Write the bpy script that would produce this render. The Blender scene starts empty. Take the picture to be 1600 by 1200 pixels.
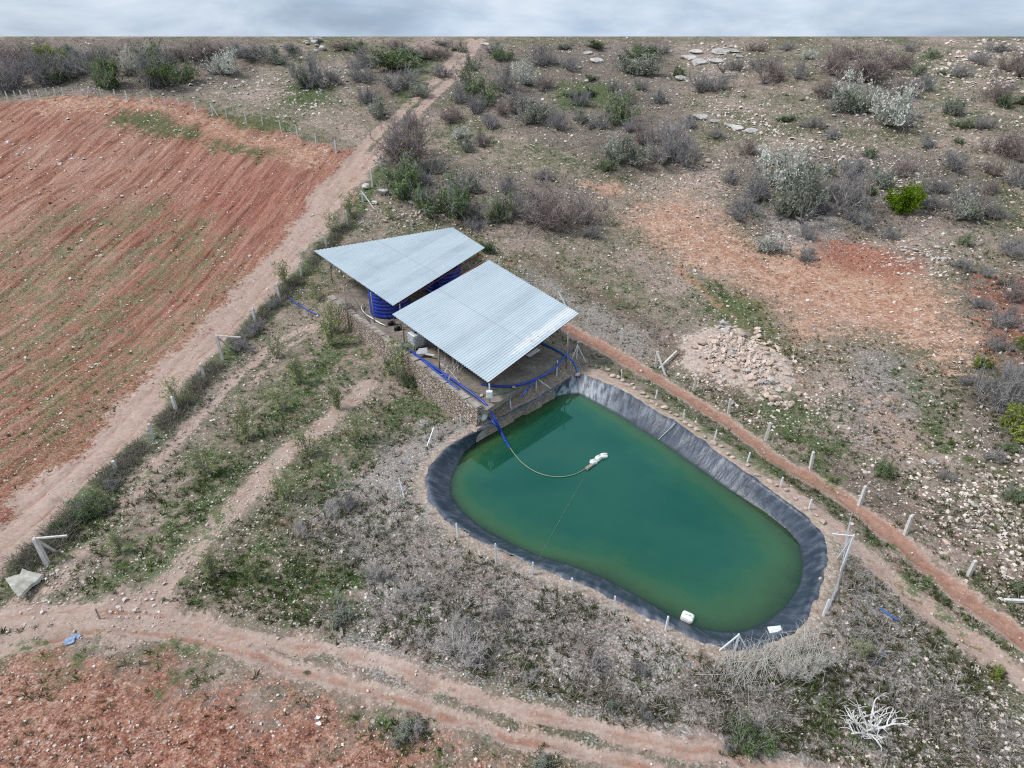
import bpy, math, random
import numpy as np
from mathutils import Vector, Matrix
random.seed(7); RNG = np.random.default_rng(11)
S = bpy.context.scene; COL = S.collection
PI = math.pi

# ------------------------------------------------------------------ camera
FPX, PITCH, CAMZ = 965.0, math.radians(29.5), 24.0
cam_d = bpy.data.cameras.new('camera'); cam = bpy.data.objects.new('camera', cam_d); COL.objects.link(cam)
cam.location = (0, 0, CAMZ); cam.rotation_euler = (PI/2 - PITCH, 0, 0)
cam_d.sensor_width = 36; cam_d.lens = 36*FPX/1600; cam_d.clip_end = 20000; cam_d.clip_start = .1
S.camera = cam

def ray(px, py):
    u = (px-800)/FPX; v = (py-600)/FPX
    return np.array([u, math.cos(PITCH)-v*math.sin(PITCH), -math.sin(PITCH)-v*math.cos(PITCH)])
def at(px, py, z=0.0):
    d = ray(px, py); t = (z-CAMZ)/d[2]
    return np.array([d[0]*t, d[1]*t, z])
def depth(p): return p[1]*math.cos(PITCH)-(p[2]-CAMZ)*math.sin(PITCH)

# ------------------------------------------------------------------ small maths
def sstep(a, b, x):
    t = np.clip((x-a)/(b-a), 0, 1); return t*t*(3-2*t)
def seg_dist(x, y, pts, closed):
    d = np.full(np.shape(x), 1e9); n = len(pts)
    for i in range(n if closed else n-1):
        ax, ay = pts[i][:2]; bx, by = pts[(i+1) % n][:2]
        ex, ey = bx-ax, by-ay; L = ex*ex+ey*ey+1e-12
        t = np.clip(((x-ax)*ex+(y-ay)*ey)/L, 0, 1)
        d = np.minimum(d, (x-ax-t*ex)**2+(y-ay-t*ey)**2)
    return np.sqrt(d)
def inside(x, y, pts):
    r = np.zeros(np.shape(x), bool); n = len(pts)
    for i in range(n):
        ax, ay = pts[i][:2]; bx, by = pts[(i+1) % n][:2]
        if ay == by: continue
        r ^= ((ay > y) != (by > y)) & (x < (bx-ax)*(y-ay)/(by-ay)+ax)
    return r
def sdist(x, y, pts):            # positive outside
    d = seg_dist(x, y, pts, True); return np.where(inside(x, y, pts), -d, d)
def vnoise(x, y, seed=0):        # smooth value noise, 0..1
    xi = np.floor(x).astype(np.int64); yi = np.floor(y).astype(np.int64)
    fx = x-xi; fy = y-yi; fx = fx*fx*(3-2*fx); fy = fy*fy*(3-2*fy)
    def h(a, b):
        n = (a*374761393+b*668265263+seed*1274126177) & 0x7fffffff
        n = ((n ^ (n >> 13))*1274126177) & 0x7fffffff
        return ((n ^ (n >> 16)) & 0xffff)/65535.0
    return (h(xi, yi)*(1-fx)+h(xi+1, yi)*fx)*(1-fy)+(h(xi, yi+1)*(1-fx)+h(xi+1, yi+1)*fx)*fy
def fbm(x, y, o=4, seed=0):
    s = 0; a = .5; n = 0
    for k in range(o):
        s = s+a*vnoise(x*2**k+k*17.3, y*2**k-k*9.1, seed+k); n += a; a *= .5
    return s/n

# ------------------------------------------------------------------ outlines (traced where they lie, at their own height)
WATER_PX = [(905.6,615),(933,630),(971,651),(1029,687.5),(1090.5,730),(1141.5,766),(1192.5,798),(1230.7,828),(1250,851),(1255,883),(1250,913),(1231,945),(1197,972),(1158.5,987),(1120,987),(1090.5,981),(1044,959.5),(993,930),(937.5,900),(886.5,881),(840,868),(793,847),(750.5,823.5),(721,798),(704,772.5),(706,747),(725,706.6),(759,679),(801.5,651),(844,630),(878,617)]
RIM_PX = [(903.5,583),(933,594),(976,613),(1022.5,643),(1058.6,662),(1099,692),(1141.5,723.6),(1180,751),(1226.5,785),(1265,815),(1282,836),(1286,866),(1284,900),(1268,934),(1258,962),(1237,985),(1194,1003),(1158.5,1008),(1116,1002),(1073.5,987),(1035,968),(980,940),(929,915),(878,896),(827,877),(789,860),(746,836),(704,812),(677,782),(669,752),(675,730),(699.5,700),(738,677),(776,655.6),(810,636.5),(844,619.5),(882,596)]
RIMZ = .9
def resample(pts, n):
    P = np.array(pts)[:, :2]; Q = np.vstack([P, P[:1]])
    L = np.r_[0, np.cumsum(np.hypot(*np.diff(Q, axis=0).T))]
    s = np.linspace(0, L[-1], n, endpoint=False)
    R = np.stack([np.interp(s, L, Q[:, 0]), np.interp(s, L, Q[:, 1])], 1)
    for _ in range(3): R = (np.roll(R, 1, 0)+2*R+np.roll(R, -1, 0))/4
    return R
NR = 360
RIM = resample([at(*p, RIMZ+.03) for p in RIM_PX], NR)
WAT = resample([at(*p, 0) for p in WATER_PX], NR)
RIMC = RIM[::4]
SLABZ = 2.1
SLAB = [at(*p, SLABZ)[:2] for p in [(517,465),(752,640),(762,640),(886,558),(735,471),(690,432),(575,440)]]
WA, WB = np.array(SLAB[0]), np.array(SLAB[1])

# ------------------------------------------------------------------ terrain height
def base_h(x, y):
    return .27*5*np.log1p(np.exp(np.minimum((y-54)/5, 60)))
YC = 140.0
SL = -ray(800, 57)[2]/ray(800, 57)[1]
for _ in range(50):
    YC += ((CAMZ-SL*YC)-float(base_h(0., YC)))/.3
ZC = CAMZ-SL*YC
def H(x, y):
    x = np.asarray(x, float); y = np.asarray(y, float)
    b = base_h(x, y)
    env = (1-sstep(YC-30, YC-3, y))
    und = (fbm(x/22+3, y/22, 3, 5)-.5)*2.4*sstep(45, 75, y)+(fbm(x/7, y/7+9, 3, 8)-.5)*.5
    hill = .09*8*np.log1p(np.exp((x-20)/8))*sstep(12, 30, y)
    lf = -.02*np.clip(-x-18, 0, 60)*(1-sstep(80, 110, y))
    z = b+env*(und+hill+lf)
    z = np.where(y > YC, np.maximum(ZC-.22*(y-YC), -30), z)
    # shed platform
    ds = sdist(x, y, SLAB)
    ex, ey = WB-WA; Lw = math.hypot(ex, ey)
    leftd = ((x-WA[0])*(-ey)+(y-WA[1])*ex)/Lw      # >0 on the hill side of the wall line
    w = np.where(leftd > 0, 4.0, .45)
    w = np.where(leftd < 0, .35, w)
    sm = 1-sstep(-.05, 1, ds/w)
    z = z+(SLABZ-.12-z)*sm
    # pond bank
    d = sdist(x, y, RIMC)
    pw = 4.5-3.0*sm
    pm = 1-sstep(.55, pw, d)
    z = z+(RIMZ-z)*pm
    z = np.where(d < -.02, -4.2, z)
    return z
def ground(px, py):
    d = ray(px, py); t = np.geomspace(12, 420, 900)
    P = np.array([0, 0, CAMZ])[:, None]+d[:, None]*t
    g = P[2]-H(P[0], P[1]); i = int(np.argmax(g < 0))
    if g[i] >= 0: i = len(t)-1
    t0, t1 = t[i-1], t[i]
    for _ in range(14):
        m = (t0+t1)/2; p = np.array([0, 0, CAMZ])+d*m
        if p[2]-float(H(p[0], p[1])) < 0: t1 = m
        else: t0 = m
    p = np.array([0, 0, CAMZ])+d*t1; p[2] = float(H(p[0], p[1])); return p
def grounds(pts): return [ground(*p) for p in pts]

# ------------------------------------------------------------------ object helpers
def mesh_np(name, V, F, mat=None, smooth=False):
    V = np.asarray(V, np.float32); F = np.asarray(F, np.int32); k = F.shape[1]
    me = bpy.data.meshes.new(name)
    me.vertices.add(len(V)); me.vertices.foreach_set('co', V.ravel())
    me.loops.add(F.size); me.loops.foreach_set('vertex_index', F.ravel())
    me.polygons.add(len(F)); me.polygons.foreach_set('loop_start', np.arange(0, F.size, k, dtype=np.int32))
    me.polygons.foreach_set('loop_total', np.full(len(F), k, np.int32))
    me.update(calc_edges=True)
    me.polygons.foreach_set('use_smooth', np.full(len(F), smooth))
    if mat: me.materials.append(mat)
    return me
class MB:
    def __init__(s): s.v = []; s.f = []
    def add(s, vs, fs):
        o = len(s.v); s.v += [tuple(map(float, v)) for v in vs]; s.f += [tuple(i+o for i in f) for f in fs]
    def box(s, c, dx, dy, dz, M=None):
        vs = [Vector((sx*dx/2, sy*dy/2, sz*dz/2)) for sz in (-1, 1) for sy in (-1, 1) for sx in (-1, 1)]
        if M is not None: vs = [M @ v for v in vs]
        s.add([v+Vector(c) for v in vs], [(0,2,3,1),(4,5,7,6),(0,1,5,4),(2,6,7,3),(0,4,6,2),(1,3,7,5)])
    def bar(s, p, q, w, h=None):
        p, q = Vector(p), Vector(q); h = h or w; d = q-p
        M = d.to_track_quat('Z', 'Y').to_matrix(); s.box((p+q)/2, w, h, d.length, M)
    def tube(s, pts, r, n=8, r2=None, cap=True):
        pts = [Vector(p) for p in pts]; m = len(pts); o = []
        for i, p in enumerate(pts):
            d = (pts[min(i+1, m-1)]-pts[max(i-1, 0)]).normalized()
            a = d.cross(Vector((0, 0, 1)) if abs(d.z) < .95 else Vector((1, 0, 0))).normalized(); b = d.cross(a)
            rr = r if r2 is None else r+(r2-r)*i/(m-1)
            o += [p+(a*math.cos(t)+b*math.sin(t))*rr for t in [2*PI*k/n for k in range(n)]]
        f = [(i*n+k, i*n+(k+1) % n, (i+1)*n+(k+1) % n, (i+1)*n+k) for i in range(m-1) for k in range(n)]
        if cap: f += [tuple(range(n))[::-1], tuple(range((m-1)*n, m*n))]
        s.add(o, f)
    def lathe(s, prof, n=32, c=(0, 0, 0)):
        o = [(c[0]+r*math.cos(2*PI*k/n), c[1]+r*math.sin(2*PI*k/n), c[2]+z) for r, z in prof for k in range(n)]
        m = len(prof)
        f = [(i*n+k, i*n+(k+1) % n, (i+1)*n+(k+1) % n, (i+1)*n+k) for i in range(m-1) for k in range(n)]
        f += [tuple(range(n))[::-1], tuple(range((m-1)*n, m*n))]
        s.add(o, f)
    def mesh(s, name, mat=None, smooth=False):
        me = bpy.data.meshes.new(name); me.from_pydata(s.v, [], s.f); me.update()
        if mat: me.materials.append(mat)
        if smooth:
            for p in me.polygons: p.use_smooth = True
        return me
def obj(name, me, parent=None, loc=(0, 0, 0), bevel=0):
    o = bpy.data.objects.new(name, me); COL.objects.link(o); o.location = [float(a) for a in loc]
    if parent: o.parent = parent
    if bevel:
        b = o.modifiers.new('bevel', 'BEVEL'); b.width = bevel; b.segments = 2; b.limit_method = 'ANGLE'
    return o
def tag(o, label=None, cat=None, group=None, kind=None):
    if label: o['label'] = label
    if cat: o['category'] = cat
    if group: o['group'] = group
    if kind: o['kind'] = kind
    return o
def empty(name, loc): 
    return obj(name, None, None, loc)
ONES = 'zeroth first second third fourth fifth sixth seventh eighth ninth tenth eleventh twelfth thirteenth fourteenth fifteenth sixteenth seventeenth eighteenth nineteenth'.split()
def ordn(i):
    if i < 20: return ONES[i]
    t, u = divmod(i, 10); T = {2: ('twentieth', 'twenty'), 3: ('thirtieth', 'thirty'), 4: ('fortieth', 'forty'), 5: ('fiftieth', 'fifty')}[t]
    return T[0] if u == 0 else T[1]+'-'+ONES[u]

# ------------------------------------------------------------------ materials
class NT:
    def __init__(s, name):
        s.m = bpy.data.materials.new(name); s.m.use_nodes = True; s.t = s.m.node_tree
        s.t.nodes.clear(); s.out = s.n('ShaderNodeOutputMaterial')
    def n(s, typ, **kw):
        nd = s.t.nodes.new(typ)
        for k, v in kw.items(): setattr(nd, k, v)
        return nd
    def set(s, sock, v):
        if isinstance(v, bpy.types.NodeSocket): s.t.links.new(v, sock)
        elif isinstance(v, (tuple, list)) and len(v) == 3 and sock.type == 'RGBA': sock.default_value = (*v, 1)
        else: sock.default_value = v
    def math(s, op, a, b=0, c=0, clamp=False):
        nd = s.n('ShaderNodeMath', operation=op, use_clamp=clamp)
        for i, v in enumerate((a, b, c)): s.set(nd.inputs[i], v)
        return nd.outputs[0]
    def mix(s, f, a, b, mode='MIX'):
        nd = s.n('ShaderNodeMix', data_type='RGBA', blend_type=mode)
        s.set(nd.inputs['Factor'], f)
        s.set(nd.inputs[6], a); s.set(nd.inputs[7], b); return nd.outputs[2]
    def noise(s, vec, scale, detail=4, rough=.55, dist=0):
        nd = s.n('ShaderNodeTexNoise'); s.set(nd.inputs['Vector'], vec)
        nd.inputs['Scale'].default_value = scale; nd.inputs['Detail'].default_value = detail
        nd.inputs['Roughness'].default_value = rough; nd.inputs['Distortion'].default_value = dist
        return nd.outputs[0]
    def ramp(s, f, stops):
        nd = s.n('ShaderNodeValToRGB'); e = nd.color_ramp.elements
        while len(e) < len(stops): e.new(.5)
        for i, (p, c) in enumerate(stops): e[i].position = p; e[i].color = (*c, 1)
        s.set(nd.inputs[0], f); return nd.outputs[0]
    def pos(s): return s.n('ShaderNodeNewGeometry').outputs['Position']
    def objc(s): return s.n('ShaderNodeTexCoord').outputs['Object']
    def attr(s, name): return s.n('ShaderNodeAttribute', attribute_name=name)
    def mapping(s, v, scale=(1, 1, 1), rot=(0, 0, 0)):
        nd = s.n('ShaderNodeMapping'); s.set(nd.inputs[0], v); nd.inputs['Scale'].default_value = scale; nd.inputs['Rotation'].default_value = rot
        return nd.outputs[0]
    def bump(s, h, strength=.5, dist=.05):
        nd = s.n('ShaderNodeBump'); s.set(nd.inputs['Height'], h); nd.inputs['Strength'].default_value = strength; nd.inputs['Distance'].default_value = dist
        return nd.outputs[0]
    def bsdf(s, col, rough=.8, metal=0, normal=None, spec=.3, **kw):
        b = s.n('ShaderNodeBsdfPrincipled')
        s.set(b.inputs['Base Color'], col); s.set(b.inputs['Roughness'], rough); s.set(b.inputs['Metallic'], metal)
        s.set(b.inputs['Specular IOR Level'], spec)
        if normal is not None: s.set(b.inputs['Normal'], normal)
        for k, v in kw.items(): s.set(b.inputs[k], v)
        s.t.links.new(b.outputs[0], s.out.inputs[0]); return s.m
def simple(name, c1, c2, scale=6, rough=.8, metal=0, bump=.2, spec=.3, world=False, lo=.35, hi=.65):
    n = NT(name); v = n.pos() if world else n.objc()
    f = n.noise(v, scale, 6, .6)
    return n.bsdf(n.ramp(f, [(lo, c1), (hi, c2)]), rough, metal, n.bump(f, bump, .02), spec)
def foliage_mat(name, c1, c2, trans=.25):
    n = NT(name); r = n.n('ShaderNodeObjectInfo').outputs['Random']
    a = n.attr('tint').outputs['Fac']
    f = n.math('ADD', n.math('MULTIPLY', a, .75), n.math('MULTIPLY', r, .25))
    col = n.mix(f, c1, c2)
    d = n.n('ShaderNodeBsdfDiffuse'); n.set(d.inputs[0], col)
    t = n.n('ShaderNodeBsdfTranslucent'); n.set(t.inputs[0], col)
    mx = n.n('ShaderNodeMixShader'); mx.inputs[0].default_value = trans
    n.t.links.new(d.outputs[0], mx.inputs[1]); n.t.links.new(t.outputs[0], mx.inputs[2]); n.t.links.new(mx.outputs[0], n.out.inputs[0])
    return n.m

M = {}
M['concrete'] = simple('post_concrete', (.48,.46,.43), (.68,.66,.62), 5)
M['white_steel'] = simple('white_steel', (.62,.63,.64), (.78,.79,.80), 4, .45)
M['wood'] = simple('weathered_wood', (.20,.16,.12), (.38,.33,.27), 9)
M['rust'] = simple('rusty_steel', (.16,.05,.03), (.33,.10,.06), 8, .7)
M['dark_steel'] = simple('dark_steel', (.07,.06,.055), (.18,.15,.13), 8, .6)
M['blue_pipe'] = simple('blue_pipe', (.008,.035,.27), (.018,.075,.42), 3, .38, spec=.5)
M['pale_pipe'] = simple('pale_pipe', (.012,.10,.42), (.03,.17,.55), 3, .4, spec=.5)
M['white_plastic'] = simple('white_plastic', (.66,.67,.62), (.80,.80,.76), 3, .4, spec=.5)
M['tank_blue'] = simple('tank_blue', (.004,.018,.21), (.012,.045,.34), 1.2, .3, spec=.5)
M['ibc_plastic'] = simple('ibc_plastic', (.62,.65,.66), (.76,.78,.78), 2, .4)
M['galv'] = simple('galvanised_tube', (.45,.47,.49), (.62,.64,.66), 5, .4, .5)
M['black'] = simple('black_rubber', (.015,.015,.017), (.05,.05,.05), 5, .5)
M['rope'] = simple('rope', (.30,.34,.33), (.42,.46,.44), 5)
M['olive_hose'] = simple('olive_hose', (.16,.20,.13), (.26,.30,.20), 5, .4)
M['rag'] = simple('rag', (.14,.20,.33), (.30,.38,.52), 7)
M['drywood'] = simple('dry_wood', (.48,.46,.44), (.72,.70,.68), 5)
M['barkgrey'] = simple('bark_grey', (.15,.135,.13), (.27,.25,.24), 9)
M['green_hose'] = simple('green_hose', (.02,.12,.05), (.04,.2,.09), 5, .4)
M['sheet'] = simple('grey_sheet', (.36,.38,.40), (.5,.52,.54), 5, .4)

def rock_mat(name, c1, c2, c3):
    n = NT(name); v = n.objc(); r = n.n('ShaderNodeObjectInfo').outputs['Random']
    a = n.attr('tint').outputs['Fac']
    f = n.noise(v, 2.5, 7, .65)
    col = n.ramp(f, [(.3, c1), (.5, c2), (.72, c3)])
    k = n.math('ADD', .72, n.math('MULTIPLY', n.math('ADD', r, a), .38))
    mm = n.n('ShaderNodeVectorMath', operation='SCALE'); n.set(mm.inputs[0], col); n.set(mm.inputs['Scale'], k)
    return n.bsdf(mm.outputs[0], .9, 0, n.bump(f, .5, .05), .2)
M['rock'] = rock_mat('pinkish_rock', (.34,.24,.19), (.54,.42,.34), (.62,.54,.47))
M['rock_grey'] = rock_mat('grey_rock', (.28,.265,.245), (.48,.45,.42), (.60,.58,.55))
M['heapstone'] = rock_mat('heap_stone', (.42,.31,.25), (.58,.47,.40), (.66,.58,.52))
M['pebble'] = rock_mat('pebble', (.34,.28,.24), (.48,.42,.37), (.60,.54,.49))

# ------------------------------------------------------------------ region masks
def G(pts): return [p[:2] for p in grounds(pts)]
FIELD = G([(-350,166),(0,159),(130,147),(300,158),(410,190),(500,228),(560,232),(585,262),(548,320),(505,352),(440,432),(330,555),(230,662),(140,755),(60,828),(0,872),(-350,1060)])
FTRACK = G([(575,250),(500,335),(400,455),(290,570),(180,690),(60,800),(-60,900)])
UPTRACK = G([(750,62),(705,125),(650,178),(585,240),(520,310)])
UPTRACK2 = G([(735,62),(688,118),(630,172),(560,238),(490,310)])
LANE1 = G([(548,478),(470,515),(415,545),(345,615),(250,720),(150,838),(80,920)])
LANE1B = G([(500,510),(440,550),(390,600)])
LANE2 = G([(575,600),(520,655),(455,700),(350,805),(275,890),(215,950)])
BTRACK = G([(-120,975),(0,962),(130,952),(270,968),(400,1000),(470,1008),(537,1018),(631,1051),(732,1085),(837,1115),(950,1141),(1100,1175),(1250,1215),(1450,1270),(1700,1330)])
BTRACK2 = G([(-60,1030),(60,1003),(180,985),(280,996),(400,1026),(500,1056),(612,1090),(710,1122),(837,1160),(987,1195),(1060,1225),(1250,1300),(1450,1370)])
TANBARE = G([(-300,955),(0,945),(130,940),(280,952),(420,992),(540,1018),(560,1040),(480,1045),(400,1022),(280,1000),(120,1010),(0,1040),(-300,1060)])
RTRACK1 = G([(780,430),(850,480),(892,516),(960,552),(1040,600),(1130,655),(1220,722),(1310,772),(1400,842),(1480,908),(1600,1002),(1700,1080),(1850,1200),(2000,1330)])
RTRACK2 = G([(930,583),(1010,620),(1100,678),(1200,748),(1275,800),(1330,845),(1420,930),(1500,990),(1600,1062),(1700,1135),(1830,1240),(1960,1360)])
REDBOT = G([(-300,1000),(0,1005),(120,985),(260,1000),(420,1050),(620,1100),(800,1150),(960,1200),(1100,1300),(1200,1420),(-500,1420)])
ORANGE = G([(1000,318),(1060,303),(1120,345),(1200,392),(1300,385),(1400,392),(1480,450),(1535,540),(1470,575),(1420,540),(1320,512),(1250,530),(1205,470),(1090,420),(985,352)])
ORANGE_B = G([(905,292),(965,285),(985,305),(930,310)])
ORANGE_C = G([(1060,350),(1110,360),(1180,430),(1230,520),(1300,640),(1260,650),(1195,545),(1130,470)])
OTRAIL = G([(1060,420),(1130,480),(1180,520),(1220,550)])
ORANGE_D = G([(1290,560),(1340,600),(1450,640),(1480,700),(1400,720),(1340,660)])
HEAP = G([(1062,540),(1122,508),(1165,520),(1228,565),(1245,610),(1205,640),(1150,605),(1075,578)])
GREENS = [G(p) for p in [
    [(190,175),(260,178),(330,215),(280,222),(160,195)], [(330,215),(440,240),(400,250),(320,232)], [(330,165),(450,185),(470,205),(400,210),(330,185)],
    [(520,500),(600,520),(560,560),(480,650),(400,690),(420,620)], [(640,600),(700,640),(600,700),(500,790),(430,790),(540,680)],
    [(330,700),(400,720),(300,850),(200,930),(170,900),(240,800)], [(120,790),(230,690),(260,690),(160,840),(20,910),(10,890)],
    [(290,920),(420,850),(560,900),(560,960),(480,960),(350,945)], [(215,1040),(290,1015),(310,1050),(250,1065)], [(600,1120),(660,1115),(680,1150),(630,1160)],
    [(40,1020),(100,1000),(150,1010),(110,1050)], [(960,570),(1040,615),(1150,690),(1240,750),(1180,735),(1060,670)], [(1330,815),(1400,880),(1480,950),(1560,1020),(1500,985),(1390,900)],
    [(1150,600),(1260,620),(1330,700),(1300,760),(1220,690)], [(1400,560),(1480,620),(1520,720),(1440,700)], [(1070,420),(1180,470),(1260,560),(1200,560),(1110,500)], [(1200,600),(1300,620),(1350,720),(1280,690)],
    [(640,90),(690,85),(640,170),(610,160)], [(1250,1080),(1330,1100),(1330,1180),(1230,1150)], [(860,130),(970,125),(960,165),(860,175)], [(470,120),(530,130),(520,170),(430,160)]]]
GREENS2 = [G(p) for p in [[(830,400),(930,400),(1010,450),(1060,520),(1000,520),(900,460)], [(1150,290),(1300,240),(1330,280),(1160,350)], [(760,240),(880,220),(960,250),(880,290)], [(640,200),(760,180),(800,230),(700,260)], [(1220,600),(1330,640),(1420,760),(1330,760)], [(1330,60),(1480,80),(1560,200),(1420,180)], [(560,600),(640,560),(620,700),(520,760)]]]
HEDGE = G([(597,262),(545,352),(510,387),(471,431),(437,467),(399,504),(350,560),(320,592),(276,643),(239,685),(182,737),(130,790),(80,850),(35,885)])
GREENL = [G(p) for p in [[(0,490),(120,390),(230,330)], [(0,560),(150,440),(300,360)], [(60,600),(190,480),(330,380)], [(150,640),(260,540),(380,440)], [(0,400),(100,340)], [(120,700),(200,640),(280,560)], [(90,660),(150,610)]]]
DRYS = [G(p) for p in [
    [(640,640),(760,668),(670,730),(670,800),(800,880),(980,950),(1150,1020),(1280,960),(1340,880),(1420,960),(1560,1080),(1640,1200),(1250,1210),(1000,1150),(700,1060),(540,1010),(470,800),(560,720)],
    [(820,420),(880,440),(980,500),(1060,520),(1010,560),(900,500)], [(1180,320),(1300,330),(1330,400),(1230,400)],
    [(1330,540),(1420,560),(1470,640),(1400,720),(1290,640)], [(1230,640),(1330,700),(1420,800),(1350,760)], [(200,700),(300,600),(330,610),(170,800)]]]
STONYS = [G(p) for p in [
    [(1060,70),(1160,70),(1180,110),(1080,130)], [(1060,150),(1180,150),(1240,210),(1350,230),(1470,290),(1430,330),(1300,250),(1150,215)], [(1380,385),(1480,390),(1470,420),(1400,415)],
    [(1380,730),(1600,720),(1660,900),(1560,900),(1470,830)], [(1060,540),(1122,508),(1228,565),(1300,620),(1205,660),(1150,625),(1075,585)], [(990,300),(1100,280),(1130,255),(1060,250)],
    [(1350,1070),(1620,1040),(1640,1210),(1300,1210)], [(560,290),(660,310),(740,350),(680,360),(580,345)], [(280,130),(400,120),(560,90),(560,160),(480,200)], [(470,960),(560,950),(700,1060),(640,1050)],
    [(1480,60),(1700,60),(1700,140),(1420,130)]]]
LITTER = [G(p) for p in [
    [(560,120),(700,140),(660,200),(600,200)], [(-100,60),(420,60),(400,130),(250,150),(0,150),(-100,150)], [(600,230),(760,260),(940,300),(940,370),(760,360),(620,320)], [(700,80),(1050,60),(1080,250),(960,270),(780,200)],
    [(1270,80),(1420,100),(1430,200),(1300,190)], [(1130,240),(1300,230),(1540,250),(1540,350),(1260,410),(1140,340)], [(1500,430),(1700,430),(1700,760),(1520,700)], [(1380,380),(1450,395),(1420,425),(1380,410)]]]

FTOP = G([(60,155),(150,150),(300,168),(420,210),(520,245),(470,262),(400,235),(300,200),(180,172),(60,178)])
DARKRED = G([(310,262),(440,248),(505,285),(420,380),(300,470),(180,540),(230,400)])
REDSPOT = G([(1290,372),(1345,378),(1420,398),(1440,425),(1380,440),(1300,410)]); REDSPOT2 = G([(1535,440),(1620,430),(1620,540),(1540,560)])
BANK = G([(800,395),(880,440),(1000,520),(1100,590),(1250,700),(1430,830),(1560,910),(1640,960),(1620,930),(1480,830),(1300,690),(1120,560),(960,470),(860,410)])
# ------------------------------------------------------------------ ground sheet
def build_ground():
    ys = [-14.0]
    while ys[-1] < YC-.05: ys.append(ys[-1]+(.0042*(ys[-1]+16) if ys[-1] > 10 else .3))
    ys[-1] = YC
    y = YC
    st = .8
    while y < 7000: y += st; ys.append(y); st *= 1.22
    ys = np.array(ys); ss = np.linspace(-1.25, 1.25, 640)
    X = ss[None, :]*(np.clip(ys, 26, YC+200)[:, None]+20); X = np.where(ys[:, None] > YC+200, ss[None, :]*ys[:, None]*1.15, X)
    Y = np.repeat(ys[:, None], len(ss), 1)
    sh = X.shape; x = X.ravel(); y = Y.ravel()
    z = H(x, y)
    wx = x+(fbm(x/3, y/3, 3, 31)-.5)*3.0; wy = y+(fbm(x/3+50, y/3, 3, 37)-.5)*3.0
    wx2 = x+(fbm(x/1.6, y/1.6, 2, 41)-.5)*.4; wy2 = y+(fbm(x/1.6+50, y/1.6, 2, 43)-.5)*.4
    def poly(P, w): return np.clip(.5-sdist(wx, wy, P)/w, 0, 1)
    def line(P, w, s=1.): return np.clip(1.25-seg_dist(wx2, wy2, P, False)/w, 0, 1)*s
    mx = np.maximum
    dp = sdist(x, y, RIMC); dsl = sdist(x, y, SLAB)
    field = poly(FIELD, 3.0)
    red = mx(field*.92, poly(REDBOT, 6.)*.72)
    track = mx.reduce([np.clip(1.3-seg_dist(wx, wy, FTRACK, False)/3.0, 0, 1)*.95, line(UPTRACK, 1.3), line(UPTRACK2, 1.3), line(LANE1, .75, .8), line(LANE1B, .5, .7), line(LANE2, 1.3, .85), line(BTRACK, .62, .9), line(BTRACK2, .62, .9), poly(TANBARE, 2.5)*.85, line(RTRACK1, 1.05), line(RTRACK2, .95)])
    rut = mx.reduce([line(RTRACK1, .7, 1), line(BTRACK, .2, .5), line([(p[0], p[1]-.35) for p in BTRACK], .16, .4), line(BTRACK2, .24, .6), line([(p[0]-.9, p[1]-.4) for p in FTRACK], .2, .55), line([(p[0]+.6, p[1]+.3) for p in FTRACK], .2, .55), line(UPTRACK, .3, .5), line(UPTRACK2, .3, .5), line(RTRACK2, .35, .4)])
    green = mx.reduce([poly(g, 5.)*.80 for g in GREENS]+[poly(g, 9.)*.5 for g in GREENS2]+[line(HEDGE, 1.5, .8)])
    dry = mx.reduce([poly(g, 7.)*.9 for g in DRYS])
    orange = mx.reduce([poly(ORANGE, 10.)*.86, poly(ORANGE_B, 3.)*.7, poly(ORANGE_C, 6.)*.6, line(OTRAIL, .7, .9), poly(ORANGE_D, 9.)*.55, poly(FTOP, 5.)*.62])
    stony = mx.reduce([poly(g, 7.) for g in STONYS])
    litter = mx.reduce([poly(g, 5.) for g in LITTER])
    rimtan = np.clip(1.1-np.abs(dp-.35)/.75, 0, 1)
    kill = np.clip((np.minimum(dp, np.where(dsl < 1.5, 0, 9))-.8)/1.0, 0, 1)
    # relief: clods, furrows, ruts
    fd = np.array(FTRACK[5])-np.array(FTRACK[1]); fd /= np.hypot(*fd); nx, ny = -fd[1], fd[0]
    u = x*nx+y*ny+(fbm(x/10, y/10, 3, 61)-.5)*2.4
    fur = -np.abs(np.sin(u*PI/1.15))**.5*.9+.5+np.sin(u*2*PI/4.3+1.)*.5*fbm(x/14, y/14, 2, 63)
    fenv = field*(1-line(FTRACK, 4.2))*sstep(-999, 1, 0)
    calm = 1-sstep(YC-12, YC-2, y)
    z = z+kill*calm*((fbm(x/1.1, y/1.1, 3, 71)-.5)*.22+fenv*(-fur*.24+(fbm(x/.7, y/.7, 2, 75)-.5)*.16)-rut*.13+poly(HEAP, 2.)*.35)
    i = np.arange(sh[0]*sh[1]).reshape(sh)
    F = np.stack([i[:-1, :-1], i[:-1, 1:], i[1:, 1:], i[1:, :-1]], -1).reshape(-1, 4)
    me = mesh_np('ground', np.stack([x, y, z], 1), F, None, True)
    weedy = mx.reduce([np.clip(1.3-seg_dist(wx, wy, g, False)/5.5, 0, 1) for g in GREENL])
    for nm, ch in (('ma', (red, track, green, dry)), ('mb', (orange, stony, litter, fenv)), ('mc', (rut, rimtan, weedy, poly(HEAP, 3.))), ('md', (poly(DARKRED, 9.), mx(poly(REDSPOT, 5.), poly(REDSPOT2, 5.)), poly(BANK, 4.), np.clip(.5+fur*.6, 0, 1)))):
        a = me.attributes.new(nm, 'FLOAT_COLOR', 'POINT'); a.data.foreach_set('color', np.stack(ch, 1).astype(np.float32).ravel())
    n = NT('ground'); v = n.pos()
    A = n.attr('ma'); B = n.attr('mb'); Cc = n.attr('mc')
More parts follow.
